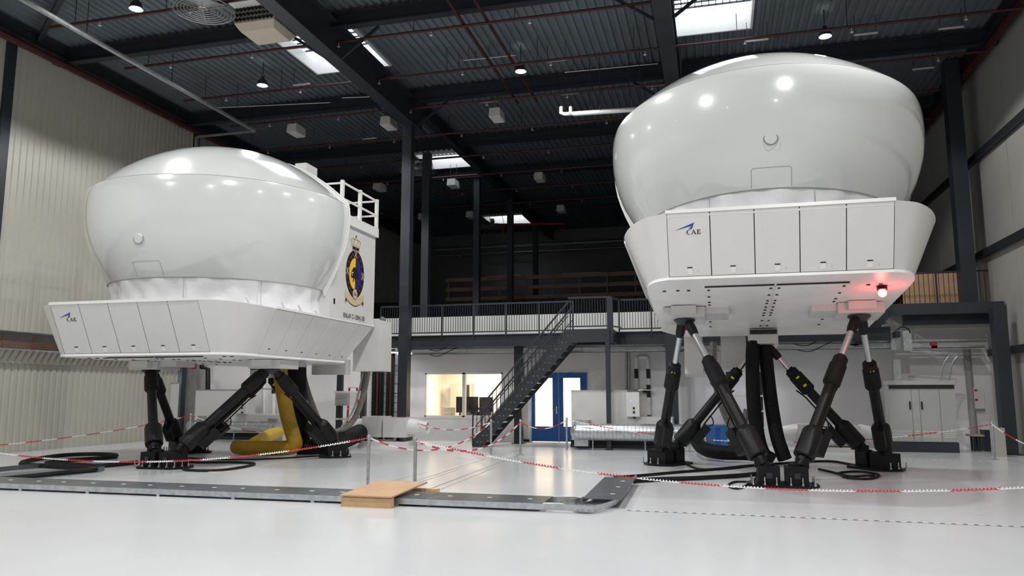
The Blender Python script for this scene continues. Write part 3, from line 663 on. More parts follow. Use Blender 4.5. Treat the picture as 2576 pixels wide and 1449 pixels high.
for k, px in enumerate((1575, 1582)):
    tag(MB().tube(P(px, 882, Y=25.95), P(px, 984, Y=25.95), .035).build('conduit', 'galv', smooth=True), '%s galvanised conduit dropping to the right hand air unit' % ('left' if k == 0 else 'right'), 'conduit')
# vertical pipes near left unit
t = tag(MB().tube(P(664, 935, Y=25.93), P(664, 1042, Y=25.93), .06).build('white_pipe', 'chain_white', smooth=True), 'white standpipe above the left air unit', 'pipe')
t = thing('valve_pipe', 'white pipe with a black valve beside the yellow hose', 'pipe', P(688, 1042, Y=25.4))
MB().tube(P(688, 985, Y=25.4), P(688, 1042, Y=25.4), .06).build('pipe', 'chain_white', t, True)
MB().tube(P(688, 965, Y=25.4), P(688, 990, Y=25.4), .07).build('valve', 'ink', t, True); MB().tube(P(640, 978, Y=25.3), P(692, 979, Y=25.3), .02).build('lever', 'chrome', t)
# low unit with louvre behind the yellow hose
Yv = 24.2
t = thing('vent_cabinet', 'white low cabinet with a louvred face behind the yellow hose', 'cabinet', P(690, 1105, Y=Yv))
x0, x1 = P(652, 1060, Y=Yv-.6).x, P(712, 1060, Y=Yv-.6).x; zt = P(690, 1044, Y=Yv-.6).z
MB().box(x0, x1, Yv-.6, Yv-.05, .02, zt).build('casing', 'white_cab', t)
for k in range(8): MB().box(x0+.35+.05*k, x0+.37+.05*k, Yv-.63, Yv-.6, zt-.5, zt-.12).build('slat', 'seam_grey', t)
# grey electrical cabinet
Yc = 24.3
x0, x1 = P(2236, 1000, Y=Yc).x, P(2404, 1000, Y=Yc).x; zt = P(2300, 968, Y=Yc).z
t = thing('electrical_cabinet', 'tall grey three door electrical cabinet on a dark plinth', 'cabinet', ((x0+x1)/2, Yc, 0))
MB().box(x0, x1, Yc+.03, Yc+.6, .28, zt).build('carcass', 'cabinet_grey', t)
MB().box(x0, x1, Yc, Yc+.6, 0, .27).build('plinth', 'cabinet_plinth', t)
MB().box(x0-.02, x1+.02, Yc-.03, Yc+.6, zt, zt+.12).build('cornice', 'cabinet_grey', t); MB().box(x0+.02, x1-.02, Yc-.02, Yc+.05, zt-.1, zt-.02).build('vent_slot', 'ink', t)
dx = [x0, x0+(x1-x0)*.34, x0+(x1-x0)*.46, x0+(x1-x0)*.76, x1]
for k in range(4):
    d = MB().box(dx[k]+.008, dx[k+1]-.008, Yc, Yc+.03, .3, zt-.12).build('door', 'cabinet_grey', t)
    g = MB()
    for j in range(4): g.box(dx[k]+.05, dx[k+1]-.05, Yc-.006, Yc, .42+.05*j, .44+.05*j)
    g.build('louvre', 'white_paint', d)
    if k in (0, 2):
        hx = dx[1]-.05 if k == 0 else dx[2]+.05; MB().box(hx-.02, hx+.02, Yc-.03, Yc, 1.2, 1.42).build('handle', 'ink', d)
# bent cable ladder and junction work above it
t = thing('cable_ladder', 'curved galvanised cable ladder dropping onto the grey cabinet', 'cable ladder', P(2385, 950, Y=24.5))
pts = catmull([P(2300, 884, Y=24.6), P(2375, 888, Y=24.6), P(2398, 893, Y=24.6), P(2385, 915, Y=24.6), P(2376, 962, Y=24.6)])
for s in (-.11, .11): MB().path([p+V((s, 0, 0)) for p in pts], .02, 6).build('side_rail', 'galv', t)
for p in pts[::2]: MB().bar(p+V((-.11, 0, 0)), p+V((.11, 0, 0)), .02, .02).build('rung', 'galv', t)
t = thing('cable_duct', 'galvanised cable duct rising from the grey cabinet', 'cable duct', P(2258, 950, Y=24.7))
MB().box(P(2248, 940, Y=24.7).x, P(2266, 940, Y=24.7).x, 24.65, 24.85, zt+.12, P(2258, 905, Y=24.7).z).build('duct', 'galv', t)
t = thing('galvanised_panel', 'bent galvanised sheet hung above the cable tray at right', 'sheet metal', P(2270, 880, Y=24.9))
MB().box(P(2240, 850, Y=24.9).x, P(2270, 850, Y=24.9).x, 24.9, 24.93, P(2250, 880, Y=24.9).z, P(2250, 832, Y=24.9).z).build('face', 'galv', t)
MB().box(P(2272, 850, Y=24.7).x, P(2293, 850, Y=24.7).x, 24.7, 24.73, P(2280, 882, Y=24.7).z, P(2280, 832, Y=24.7).z).build('wing', 'galv', t)
mb = MB().path(catmull([P(2255, 830, Y=24.7), P(2270, 822, Y=24.7), P(2285, 828, Y=24.7), P(2290, 838, Y=24.7)]), .02, 6); mb.build('cable', 'black_rubber', t)
p = P(2348, 869, Y=25.1)
tag(MB().box(p.x-.08, p.x+.08, p.y-.1, p.y+.05, p.z-.09, p.z+.09).build('alarm_sounder', 'red_paint'), 'red square alarm box above the cable tray at right', 'alarm')
p0, p1 = P(2446, 975, Y=25.9), P(2476, 1028, Y=25.9)
t = thing('wall_box', 'white wall box with red marks right of the grey cabinet', 'wall box', ((p0.x+p1.x)/2, 25.85, p1.z))
MB().box(p0.x, p1.x, 25.82, 26, p1.z, p0.z).build('housing', 'white_trim', t)
for f in (.05, .5): MB().box(p0.x+.02, p0.x+.1, 25.81, 25.82, p0.z-.08-(p0.z-p1.z)*f, p0.z-.02-(p0.z-p1.z)*f).build('sticker', 'red_paint', t)
p = P(2450, 1130, Y=25.2)
t = thing('bench', 'small dark bench against the back wall at right', 'bench', (p.x, 25.2, 0))
a, b = P(2438, 1110, Y=25.2).x, P(2475, 1110, Y=25.2).x
MB().box(a, b, 25.1, 25.5, .42, .47).build('seat', 'beige', t)
for xx in (a+.1, b-.15): MB().box(xx, xx+.05, 25.15, 25.2, 0, .42).box(xx, xx+.05, 25.4, 25.45, 0, .42).build('leg', 'steel_dark', t)
MB().box(b, b+.35, 25.1, 25.5, 0, .6).build('side_box', 'steel_mid', t)
p = P(2515, 1150, Y=23.2)
tag(MB().box(p.x-.14, p.x+.14, 23.1, 23.35, 0, .75).build('column_guard', 'wall_cream'), 'pale boxy guard at the foot of the right column', 'guard')
t = MB().tube(P(2432, 880, Y=25.89), V((P(2452, 1105, Y=25.89).x, 25.89, 0)), .1, n=10).build('rainwater_pipe', 'seam_grey', smooth=True); tag(t, 'grey downpipe right of the grey cabinet', 'pipe')
# blue cabinet behind the raised simulator
x0, x1 = P(1776, 1100, Y=24.6).x, P(1862, 1100, Y=24.6).x; zt = P(1820, 1070, Y=24.6).z
t = thing('compressor_cabinet', 'blue louvred metal cabinet behind the raised simulator', 'cabinet', ((x0+x1)/2, 24.6, 0))
MB().box(x0, x1, 24.6, 25.4, .03, zt).build('casing', 'blue_box', t)
for cxx in (.35, .72):
    for k in range(10): MB().box(x0+(x1-x0)*cxx-.07, x0+(x1-x0)*cxx+.07, 24.585, 24.6, zt-.1-.08*k, zt-.07-.08*k).build('slat', 'logo_blue', t)
# rack posts, ladder and small control cabinets near the lowered simulator
Yk = 23.9
t = thing('equipment_rack', 'dark post rack with a small grey control cabinet behind the lowered simulator', 'rack', P(865, 1100, Y=Yk))
for px in (852, 912): MB().box(P(px-6, 1000, Y=Yk).x, P(px+6, 1000, Y=Yk).x, Yk, Yk+.16, 0, P(px, 935, Y=Yk).z).build('post', 'steel_mid', t)
for py in (986, 1018, 1054): MB().box(P(842, py, Y=Yk).x, P(912, py, Y=Yk).x, Yk-.05, Yk, P(860, py, Y=Yk).z-.03, P(860, py, Y=Yk).z+.03).build('crossbar', 'white_trim', t)
a, b = P(845, 988, Y=Yk-.2), P(880, 1020, Y=Yk-.2)
c = MB().box(a.x, b.x, Yk-.25, Yk-.05, b.z, a.z).build('control_cabinet', 'cabinet_grey', t)
MB().box(a.x+.06, b.x-.08, Yk-.26, Yk-.25, (a.z+b.z)/2+.02, a.z-.05).build('door', 'seam_grey', c); MB().box(a.x+.06, b.x-.08, Yk-.26, Yk-.25, b.z+.04, (a.z+b.z)/2-.04).build('door', 'seam_grey', c)
MB().box(b.x, b.x+.2, Yk-.22, Yk-.05, b.z, a.z).build('terminal_block', 'white_trim', t)
t = thing('step_ladder', 'red step ladder behind the umbilical hose', 'ladder', P(890, 1060, Y=24.6))
a0, a1, b0, b1 = P(879, 975, Y=24.6), P(872, 1055, Y=24.6), P(898, 975, Y=24.6), P(905, 1055, Y=24.6)
a1.z = b1.z = 0
MB().bar(a0, a1, .05, .05).build('rail', 'red_paint', t); MB().bar(b0, b1, .05, .05).build('rail', 'red_paint', t)
for k in range(5): f = k/5; MB().bar(a0+(a1-a0)*f, b0+(b1-b0)*f, .08, .03).build('step', 'white_paint', t)
# cable riser bundles
Yr = 25.6
t = thing('cable_riser', 'bundles of black vertical cables beside the tall left column', 'cables', P(970, 1050, Y=Yr))
for g0, g1, n in ((938, 962, 7), (974, 990, 6)):
    for k in range(n):
        px = g0+(g1-g0)*k/(n-1); MB().tube((P(px, 1000, Y=Yr).x, Yr-.06*(k % 2), 0), (P(px, 1000, Y=Yr).x, Yr-.06*(k % 2), 3.2), .05, n=7).build('cable', 'red_pipe' if k in (3,) else 'black_rubber', t, True)
for k in range(8): z = .3+.33*k; MB().box(P(930, 1000, Y=Yr).x, P(1006, 1000, Y=Yr).x, Yr+.08, Yr+.1, z, z+.03).build('strut', 'galv', t)
# office furniture
p = P(1115, 1035, Y=28)
t = thing('office_desk', 'pale office desk behind the window', 'desk', (p.x+.5, 28, 0)); zz = .74
xd0, xd1 = P(1108, 1040, Y=27.2).x, P(1262, 1040, Y=27.2).x
MB().box(xd0, xd1, 26.9, 27.7, zz-.03, zz+.0).build('desk_top', 'white_trim', t)
for xx in (xd0+.05, xd1-.1):
    for yy in (26.95, 27.6): MB().box(xx, xx+.05, yy, yy+.05, 0, zz-.03).build('leg', 'steel_mid', t)
for k, (a, b, c, d, lab) in enumerate(((1148, 1167, 998, 1038, 'left'), (1171, 1203, 998, 1036, 'middle'), (1206, 1240, 999, 1036, 'right'))):
    q0, q1 = P(a, c, Y=27.2), P(b, d, Y=27.2)
    t = thing('monitor', '%s of the black monitors on the office desk' % lab, 'monitor', ((q0.x+q1.x)/2, 27.2, zz), 'office monitors')
    MB().box(q0.x, q1.x, 27.18, 27.24, q1.z, q0.z).build('screen', 'black_screen', t); MB().box((q0.x+q1.x)/2-.04, (q0.x+q1.x)/2+.04, 27.2, 27.25, zz, q1.z).build('stand', 'black_screen', t)
    MB().box((q0.x+q1.x)/2-.14, (q0.x+q1.x)/2+.14, 27.1, 27.35, zz, zz+.02).build('foot', 'black_screen', t)
q0, q1 = P(1115, 1024, Y=27.3), P(1147, 1045, Y=27.3)
t = thing('printer', 'beige printer on the office desk', 'printer', ((q0.x+q1.x)/2, 27.4, zz))
MB().box(q0.x, q1.x, 27.15, 27.6, zz, q0.z).build('housing', 'beige', t); MB().box(q0.x+.05, q1.x-.05, 27.1, 27.16, zz+.06, zz+.1).build('paper_tray', 'ink', t)
q0, q1 = P(1133, 965, Y=29), P(1182, 1030, Y=29)
t = thing('filing_cabinet', 'tan filing cabinet behind the office monitors', 'cabinet', ((q0.x+q1.x)/2, 29.2, 0))
MB().box(q0.x, q1.x, 29, 29.5, 0, q0.z).build('casing', 'beige', t); MB().box(q1.x-.25, q1.x-.02, 28.98, 29, .1, q0.z-.05).build('dark_door', 'ink', t)
d = struct(MB().box(P(1207, 1000, Y=29.5).x, P(1250, 1000, Y=29.5).x, 29.5, 29.6, 0, 2.1).build('door_3', 'white_trim'), 'pale office door')
tag(MB().box(-8.6, -7.7, 26.35, 26.7, zz, zz+.25).build('equipment_box', 'black_screen'), 'low black equipment box at the office window', 'equipment box')

# ================================================================== FLIGHT SIMULATORS
def simulator(cx, zj, pitch, label, crest, blen):
    """origin of the tilting cabin = midpoint of the two front upper joints; x right, y to the rear, z up"""
    YJ = 16.5
    root = thing('flight_simulator', label, 'simulator', (cx, YJ+.9, 0), 'full flight simulators')
    M = Matrix.Translation((cx, YJ, zj)) @ Matrix.Rotation(-pitch, 4, 'X')
    def B(mb, name, m, parent=root, smooth=False, ang=40): return mb.xf(M).build(name, m, parent, smooth, ang)
    # ---- dome
    DC, DCUT = .35, .45
    prof = [(1.93, 2.60), (2.1, 2.70), (2.33, 2.835), (2.6, 2.98), (2.85, 3.075), (3.1, 3.15), (3.35, 3.195), (3.6, 3.215), (3.85, 3.215), (4.0, 3.2), (4.1, 3.17)]
    def ringpts(z, r, n=72, cut=DCUT):
        A = PI/2+math.asin(min(1, cut/max(r, 1e-4)))
        return [V((r*math.sin(-A+2*A*i/n), DC-r*math.cos(-A+2*A*i/n), z)) for i in range(n+1)]
    B(MB().loops([ringpts(z, r) for z, r in prof]), 'dome_body', 'white_gloss', smooth=True, ang=60)
    ZC, RC, HC = 4.112, 3.165, 1.42
    cap = [ringpts(ZC+HC*(1-f**2.2), RC*f) for f in (1, .985, .95, .9, .84, .77, .69, .6, .5, .4, .3, .2, .145, .1, .05, .004)]
    B(MB().loops(cap), 'dome_cap', 'white_gloss', smooth=True, ang=60)
    B(MB().path(ringpts(4.106, 3.164), .006, 5), 'dome_seam', 'seam_grey')
    B(MB().path(ringpts(1.925, 2.598), .009, 5), 'dome_rim', 'seam_grey', smooth=True)
    edge = [V((math.sqrt(max(r*r-DCUT*DCUT, .0)), DC+DCUT, z)) for z, r in prof+[(ZC+HC*(1-f**2.2), RC*f) for f in (.985, .95, .9, .84, .77, .69, .6, .5, .4, .3, .2, .145)]]
    outline = edge+[V((-p.x, p.y, p.z)) for p in reversed(edge)]
    B(MB().prism(outline, (0, .05, 0)), 'rear_bulkhead', 'white_cab')
    fl = [V((p.x+.05*min(1, p.x/2), p.y+.03, p.z+(.03 if p.z > 4 else -.2*max(0, 2.6-p.z)))) for p in edge]
    B(MB().loops([[p for p in fl]+[V((-p.x, p.y, p.z)) for p in reversed(fl)], [p for p in edge]+[V((-p.x, p.y, p.z)) for p in reversed(edge)]]).path(fl+[V((-p.x, p.y, p.z)) for p in reversed(fl)], .03, 6), 'rear_flange', 'white_trim', smooth=True)
    rb = 3.035
    bt = B(MB().stack((0, DC-rb+.02, 2.72), (0, DC-rb-.012, 2.71), [(0, .115), (.6, .115), (1, .1)], 24), 'round_cover', 'white_gloss', smooth=True)
    B(MB().path([V((.122*math.cos(a), DC-rb-.004, 2.71+.122*math.sin(a))) for a in [2*PI*i/24 for i in range(25)]], .006, 4), 'cover_seam', 'seam_dark', bt)
    # access panel outline following the shell
    def shell(x, z):
        for (z0, r0), (z1, r1) in zip(prof, prof[1:]):
            if z0 <= z <= z1: r = r0+(r1-r0)*(z-z0)/(z1-z0); break
        r += .002; return V((x, DC-math.sqrt(r*r-x*x), z))
    pl = [shell(-.35, 1.95+.04*k) for k in range(8)]+[shell(-.33+.66*k/8, 2.26) for k in range(9)]+[shell(.35, 2.23-.04*k) for k in range(8)]
    B(MB().path(pl, .005, 4), 'access_panel_joint', 'seam_grey')
    # ---- fabric skirt between dome and platform
    rnd = random.Random(3); L = []
    for j in range(7):
        f = j/6; row = []
        for i, p in enumerate(ringpts(1.93-.75*f, 1)):
            a = math.atan2(p.x, DC-p.y); w_ = (.03*math.sin(17*a+3*f)+.025*math.sin(31*a-5*f)+rnd.uniform(-.012, .012))*(math.sin(PI*f)+.15)
            r = 2.585-.1*math.sin(PI*f)-.03*f+w_; row.append(V((p.x*r, DC+(p.y-DC)*r, p.z)))
        L.append(row)
    B(MB().loops(L), 'fabric_skirt', 'fabric_white', smooth=True, ang=80)
    for a in (-1.2, -.45, .3, .95):
        B(MB().path([V((2.56*math.sin(a), DC-2.56*math.cos(a), 1.92-.7*k/6)) for k in range(7)], .006, 4), 'skirt_seam', 'seam_grey')
    # ---- platform fascia
    FT, FB, hw, sx, bx = V((0, -3.05, 1.28)), V((0, -2.55, .23)), 1.86, 2.75, 2.33
    sy0, sy1, by1 = -1.55, 3.45, 2.6
    def panel(p, m='white_cab', th=.03, name='fascia_panel', g=.009):
        """thick plate on quad p (outer face, counted round), shrunk by the joint"""
        c = sum(p, V())/4; nn = (p[1]-p[0]).cross(p[3]-p[0]).normalized()
        q = []
        for k in range(4):
            e1 = (p[(k+1) % 4]-p[k]).normalized(); e0 = (p[k-1]-p[k]).normalized(); q.append(p[k]+e1*g+e0*g)
        return B(MB().hexa([v-nn*th for v in q]+[v for v in q]), name, m)
    B(MB().hexa([V((-hw, -2.50, .23)), V((hw, -2.50, .23)), V((bx-.12, 0, .23)), V((-bx+.12, 0, .23)), V((-hw, -3.0, 1.27)), V((hw, -3.0, 1.27)), V((sx-.1, 0, 1.27)), V((-sx+.1, 0, 1.27))]), 'front_frame', 'seam_dark')
    for k in range(5):
        xa, xb = -hw+2*hw*k/5, -hw+2*hw*(k+1)/5
        q = [V((xa, FB.y, FB.z)), V((xb, FB.y, FB.z)), V((xb, FT.y, FT.z)), V((xa, FT.y, FT.z))]
        pn = panel(q)
        xm_ = (xa+xb)/2; lp = q[0]+(q[3]-q[0])*.085; lp.x = xm_; dn = (q[3]-q[0]).normalized(); nn = V((0, -dn.z, dn.y)) if True else None
        nn = V((1, 0, 0)).cross(dn); nn = nn if nn.y < 0 else -nn
        lt = B(MB().hexa([lp+V((s, 0, 0))+dn*t+nn*o for o in (0, .006) for s, t in ((-.045, -.055), (.045, -.055), (.045, .055), (-.045, .055))]), 'latch', 'white_trim', pn)
        B(MB().hexa([lp+V((s, 0, 0))+dn*t+nn*o for o in (.0, .009) for s, t in ((-.045, .055), (.045, .055), (.045, .075), (-.045, .075))]), 'latch_slot', 'ink', pn)
        B(MB().hexa([lp+V((s+.14, 0, 0))+dn*t+nn*o for o in (.0, .006) for s, t in ((-.008, -.008), (.008, -.008), (.008, .008), (-.008, .008))]), 'keyhole', 'gold', pn)
        if k == 0: logo_panel, lq = pn, q
    B(MB().box(-hw-.02, hw+.02, -3.06, -2.95, 1.27, 1.33), 'top_trim', 'white_trim')
    # logo: blue arrow and three serif letters
    du = V((1, 0, 0)); dv = (lq[3]-lq[0]).normalized(); nn = du.cross(dv); nn = nn if nn.y < 0 else -nn
    def lp(u, v, o=.004): return lq[0]+du*u+dv*v+nn*o
    B(MB().prism([lp(.142, .844), lp(.478, .973), lp(.43, .858), lp(.372, .858), lp(.434, .915)], -nn*.006), 'logo_arrow', 'logo_blue', logo_panel)
    u0, v0, hh = .338, .764, .08
    def lk(u, v): return lp(u0+(u-u0)*.83, v)
    def slab(pts): return MB().prism([lk(*p) for p in pts], -nn*.006)
    C_ = []
    for i in range(13): a = math.radians(50+260*i/12); C_.append((u0+.045+.05*math.cos(a), v0+hh/2+hh*.53*math.sin(a)))
    for i in range(13): a = math.radians(310-260*i/12); C_.append((u0+.05+.032*math.cos(a), v0+hh/2+hh*.45*math.sin(a)))
    B(slab(C_), 'logo_letter', 'ink', logo_panel)
    ua = u0+.105; A_ = slab([(ua-.012, v0), (ua+.018, v0), (ua+.018, v0+.008), (ua+.01, v0+.008), (ua+.042, v0+hh-.015), (ua+.065, v0+.008), (ua+.052, v0+.008), (ua+.052, v0), (ua+.1, v0), (ua+.1, v0+.008), (ua+.088, v0+.008), (ua+.047, v0+hh), (ua+.036, v0+hh), (ua+.0, v0+.008), (ua-.012, v0+.008)])
    A_.prism([lk(ua+.02, v0+.027), lk(ua+.07, v0+.027), lk(ua+.067, v0+.035), lk(ua+.023, v0+.035)], -nn*.006)
    B(A_, 'logo_letter', 'ink', logo_panel)
    ue = u0+.215; E_ = slab([(ue, v0), (ue+.075, v0), (ue+.08, v0+.024), (ue+.07, v0+.024), (ue+.06, v0+.009), (ue+.03, v0+.009), (ue+.03, v0+hh-.009), (ue+.056, v0+hh-.009), (ue+.064, v0+hh-.022), (ue+.073, v0+hh-.022), (ue+.07, v0+hh), (ue, v0+hh), (ue, v0+hh-.007), (ue+.01, v0+hh-.007), (ue+.01, v0+.007), (ue, v0+.007)])
    E_.prism([lk(ue+.03, v0+hh*.45), lk(ue+.055, v0+hh*.45), lk(ue+.055, v0+hh*.58), lk(ue+.03, v0+hh*.58)], -nn*.006)
    B(E_, 'logo_letter', 'ink', logo_panel)
    # curved corner shells and side panels
    ct = catmull([(hw, -3.05, 1.28), (hw+.4, -2.86, 1.275), (hw+.7, -2.45, 1.255), (sx-.02, -1.95, 1.23), (sx, sy0, 1.22)], 5)
    cb = catmull([(hw, -2.55, .23), (hw+.22, -2.44, .23), (hw+.38, -2.2, .23), (bx-.02, -1.9, .23), (bx, sy0, .23)], 5)
    for s in (1, -1):
        o_ = [V((s*p.x, p.y, p.z)) for p in ct]; i_ = [V((s*p.x, p.y, p.z)) for p in cb]
        mid = [a+(b-a)*.94 for a, b in zip(i_, o_)]
        lip = [p+V((-s*.05, .05, .02)) for p in o_]
        B(MB().loops([i_, mid, o_, lip]), 'corner_shell', 'white_cab', smooth=True, ang=35)
        fr = [V((s*(bx-.05), sy0, .23)), V((s*(bx-.05), by1, .23)), V((s*(sx-.05), sy1, 1.2)), V((s*(sx-.05), sy0, 1.2))]
        B(MB().prism(fr, V((-s*.05, 0, 0))), 'side_frame', 'seam_dark')
        n = 6
        for k in range(n):
            a, b = k/n, (k+1)/n
            q = [V((s*bx, sy0+(by1-sy0)*a, .23)), V((s*bx, sy0+(by1-sy0)*b, .23)), V((s*sx, sy0+(sy1-sy0)*b, 1.22)), V((s*sx, sy0+(sy1-sy0)*a, 1.22))]
            if s < 0: q = [q[1], q[0], q[3], q[2]]
            pn = panel(q, g=.006)
            c0 = (q[0]+q[1])/2; dn = ((q[2]+q[3])/2-c0).normalized(); yv = V((0, 1, 0)); n2 = yv.cross(dn); n2 = n2 if n2.x*s > 0 else -n2; c0 += dn*.14
            B(MB().hexa([c0+yv*u+dn*t+n2*o for o in (0, .008) for u, t in ((-.03, -.012), (.03, -.012), (.03, .012), (-.03, .012))]), 'latch', 'ink', pn)
        B(MB().box(s*sx-.03, s*sx+.03, sy0, sy1, 1.22, 1.27), 'side_trim', 'white_trim')
    B(MB().prism([V((-sx+.05, sy1-.02, 1.26)), V((sx-.05, sy1-.02, 1.26)), V((bx-.05, by1-.02, .23)), V((-bx+.05, by1-.02, .23))], (0, -.04, 0)), 'rear_fascia', 'white_cab')
    B(MB().prism([V((p.x-.03, p.y+.03, 1.24)) for p in ct]+[V((sx-.06, sy1, 1.24)), V((-sx+.06, sy1, 1.24))]+[V((-p.x+.03, p.y+.03, 1.24)) for p in reversed(ct)], (0, 0, -.03)), 'platform_deck', 'white_cab')
    for s in (1, -1):
        for px_, py_, pz_ in ((2.42, -2.0, 1.42), (2.6, -.9, 1.44), (2.62, -.2, 1.45), (2.62, .6, 1.4)):
            B(MB().bar(V((s*px_, py_, 1.22)), V((s*(px_-.05), py_-.12, pz_)), .05, .03), 'deck_prop', 'white_trim')
    # ---- underside: keel plates, hatches, black bolts, joint housings
    und = [V((p.x, p.y, .23)) for p in cb]+[V((bx, by1, .23)), V((bx-.45, 3.25, .2)), V((-bx+.45, 3.25, .2)), V((-bx, by1, .23))]+[V((-p.x, p.y, .23)) for p in reversed(cb)]
    up_ = B(MB().prism(und, (0, 0, -.05)), 'underside_plate', 'underside')
    for xa, xb in ((-1.25, -.02), (.02, 1.25)):
        B(MB().box(xa, xb, -1.95, 2.9, .15, .18), 'hatch_plate', 'underside', up_)
        B(MB().box(xa, xb, -1.985, -1.955, .155, .178), 'hatch_gap', 'ink', up_)
    tb = MB().box(-.016, .016, -.03, .03, -.012, 0).box(-.028, .028, .022, .034, -.014, 0).mesh('hatch_bolt', 'ink')
    for x in (-1.18, -.07, .07, 1.18):
        for yy in (-1.8, -1.25, -.75, -.5, -.15, .15, .45, .7, 1.3, 1.9): inst('hatch_bolt', tb, root, M @ V((x, yy, .15)), M.to_quaternion())
    for x in (-1.7, 1.7):
        B(MB().box(x-.42, x+.42, -.3, .55, -.05, .16).box(x-.25, x+.25, -.45, -.3, .0, .16), 'joint_housing', 'white_cab')
        B(MB().box(x-.9 if x > 0 else x+.42, x-.42 if x > 0 else x+.9, -.22, .5, .02, .16), 'housing_cover', 'white_cab')
        B(MB().stack((x, 0, .02), (x, 0, -.17), [(0, .2), (.5, .22), (1, .12)], 16), 'joint_ball', 'steel_mid', smooth=True)
    B(MB().box(-.32, .32, 2.2, 2.95, -.22, .12), 'rear_joint_housing', 'white_cab'); B(MB().box(-.3, .3, 2.17, 2.2, .0, .1), 'housing_slot', 'ink')
    for x, yy in ((-2.0, -1.7), (-1.75, -1.72), (-1.55, -1.7), (1.6, -1.7), (1.8, -1.72)): B(MB().box(x-.03, x+.03, yy-.03, yy+.03, .165, .182), 'vent_hole', 'ink', up_)
    B(MB().box(-1.75, -1.6, 1.6, 1.62, .02, .16), 'warning_plate', 'red_paint')
    # ---- cabin behind the dome
    cy0, cy1, cz1 = DC+DCUT+.05, 3.45, 3.92
    B(MB().box(-sx, sx, cy0, cy1, 1.28, cz1), 'cabin', 'white_cab')
    B(MB().box(-sx-.06, sx+.06, cy0+.4, cy1+.08, cz1-.12, cz1+.14), 'roof_edge', 'white_trim')
    for yy in (cy0+.5, cy0+1.55, cy1+.03):
        for s in (1, -1): B(MB().box(s*sx-.04, s*sx+.04, yy-.05, yy+.05, cz1+.1, cz1+1.0), 'rail_post', 'white_trim')
    for s in (1, -1):
        for z in (.95, .52): B(MB().bar(V((s*sx, cy0+.5, cz1+z)), V((s*sx, cy1+.03, cz1+z)), .045, .045), 'guard_rail', 'white_trim')
        for yy in (cy0+.5,): B(MB().bar(V((s*sx, yy, cz1+.93)), V((s*(sx-.8), yy, cz1+.93)), .045, .045), 'guard_rail', 'white_trim')
    for z in (.95, .52): B(MB().bar(V((-sx, cy1+.03, cz1+z)), V((sx, cy1+.03, cz1+z)), .045, .045), 'guard_rail', 'white_trim')
    B(MB().box(1.0, 1.35, 1.9, 2.5, cz1+.14, cz1+1.75), 'roof_cabinet', 'white_cab')
    for s in (1, -1): B(MB().box(s*sx-.004 if s > 0 else -sx-.008, s*sx+.008 if s > 0 else -sx+.004, 1.05, 1.13, 1.62, 1.76), 'wall_socket', 'ink')
    # ---- shroud and sleeves at the rear
    if crest:
        B(MB().box(2.12, 2.92, 3.5, 4.35, -.02, 1.42), 'rear_shroud', 'white_cab')
        B(MB().box(1.0, 2.05, 3.2, 3.5, -.12, .3), 'rear_bracket', 'white_cab')
    else:
        B(MB().box(-1.85, -1.4, 3.5, 4.1, -.75, 1.2), 'rear_shroud', 'white_cab'); B(MB().box(-.95, -.35, 3.5, 4.1, -.6, 1.2), 'rear_shroud', 'white_cab')
    # ---- actuators and floor pads
    pads = {'f': V((cx, YJ-1.45, 0)), 'l': V((cx-2.3, YJ+2.35, 0)), 'r': V((cx+2.3, YJ+2.35, 0))}
    ctr = V((cx, YJ+1.08, 0))
    jl, jr, jb = M @ V((-1.72, 0, -.1)), M @ V((1.72, 0, -.1)), M @ V((0, 2.55, -.25))
    blt = MB().tube((0, 0, 0), (0, 0, .14), .014, n=6).tube((0, 0, .0), (0, 0, .035), .03, n=6).mesh('anchor_bolt', 'chrome')
    legs = []
    for key, p in pads.items():
        rad = (p-ctr).normalized(); tan = V((-rad.y, rad.x, 0))
        pd = MB()
        pl = [p+tan*a+rad*b for a, b in ((-.62, .12), (-.42, .36), (.42, .36), (.62, .12), (.62, -.2), (.45, -.45), (-.45, -.45), (-.62, -.2))]
        pd = MB().prism(pl, (0, 0, .045)).build('base_pad', 'black_paint', root)
        for s in (-1, 1):
            c = p+tan*(.24*s)+rad*.02
            MB().bar(c-rad*.26+V((0, 0, .2)), c+rad*.22+V((0, 0, .2)), .38, .32).build('pedestal', 'black_paint', pd)
            MB().stack(c-rad*.1+V((0, 0, .36)), c-rad*.1+V((0, 0, .41)), [(0, .13), (.6, .13), (1, .09)], 12).build('swivel', 'black_paint', pd, True)
            for k in range(3): inst('anchor_bolt', blt, pd, p+tan*(s*(.12+.2*k))+rad*.3+V((0, 0, .045)))
            for k in range(2): inst('anchor_bolt', blt, pd, p+tan*(s*.54)+rad*(.08-.2*k)+V((0, 0, .045)))
            MB().box(c.x-.05, c.x+.05, c.y-.255 if key == 'f' else c.y+.2, c.y-.25 if key == 'f' else c.y+.21, .16, .26).build('type_plate', 'steel_mid', pd)
        sA, sB = p+tan*.36-rad*.1+V((0, 0, .44)), p-tan*.36-rad*.1+V((0, 0, .44))
        for q_ in (sA, sB): MB().bar(q_-V((0, 0, .12)), q_+V((0, 0, .06)), .22, .2, rad).build('foot_clevis', 'black_paint', pd)
        t1, t2 = {'f': (jl, jr), 'l': (jb, jl), 'r': (jr, jb)}[key]
        # each foot takes the leg on its own side
        if (sA-t1).length+(sB-t2).length > (sB-t1).length+(sA-t2).length: sA, sB = sB, sA
        legs += [(sA, t1), (sB, t2)]
    off = {}
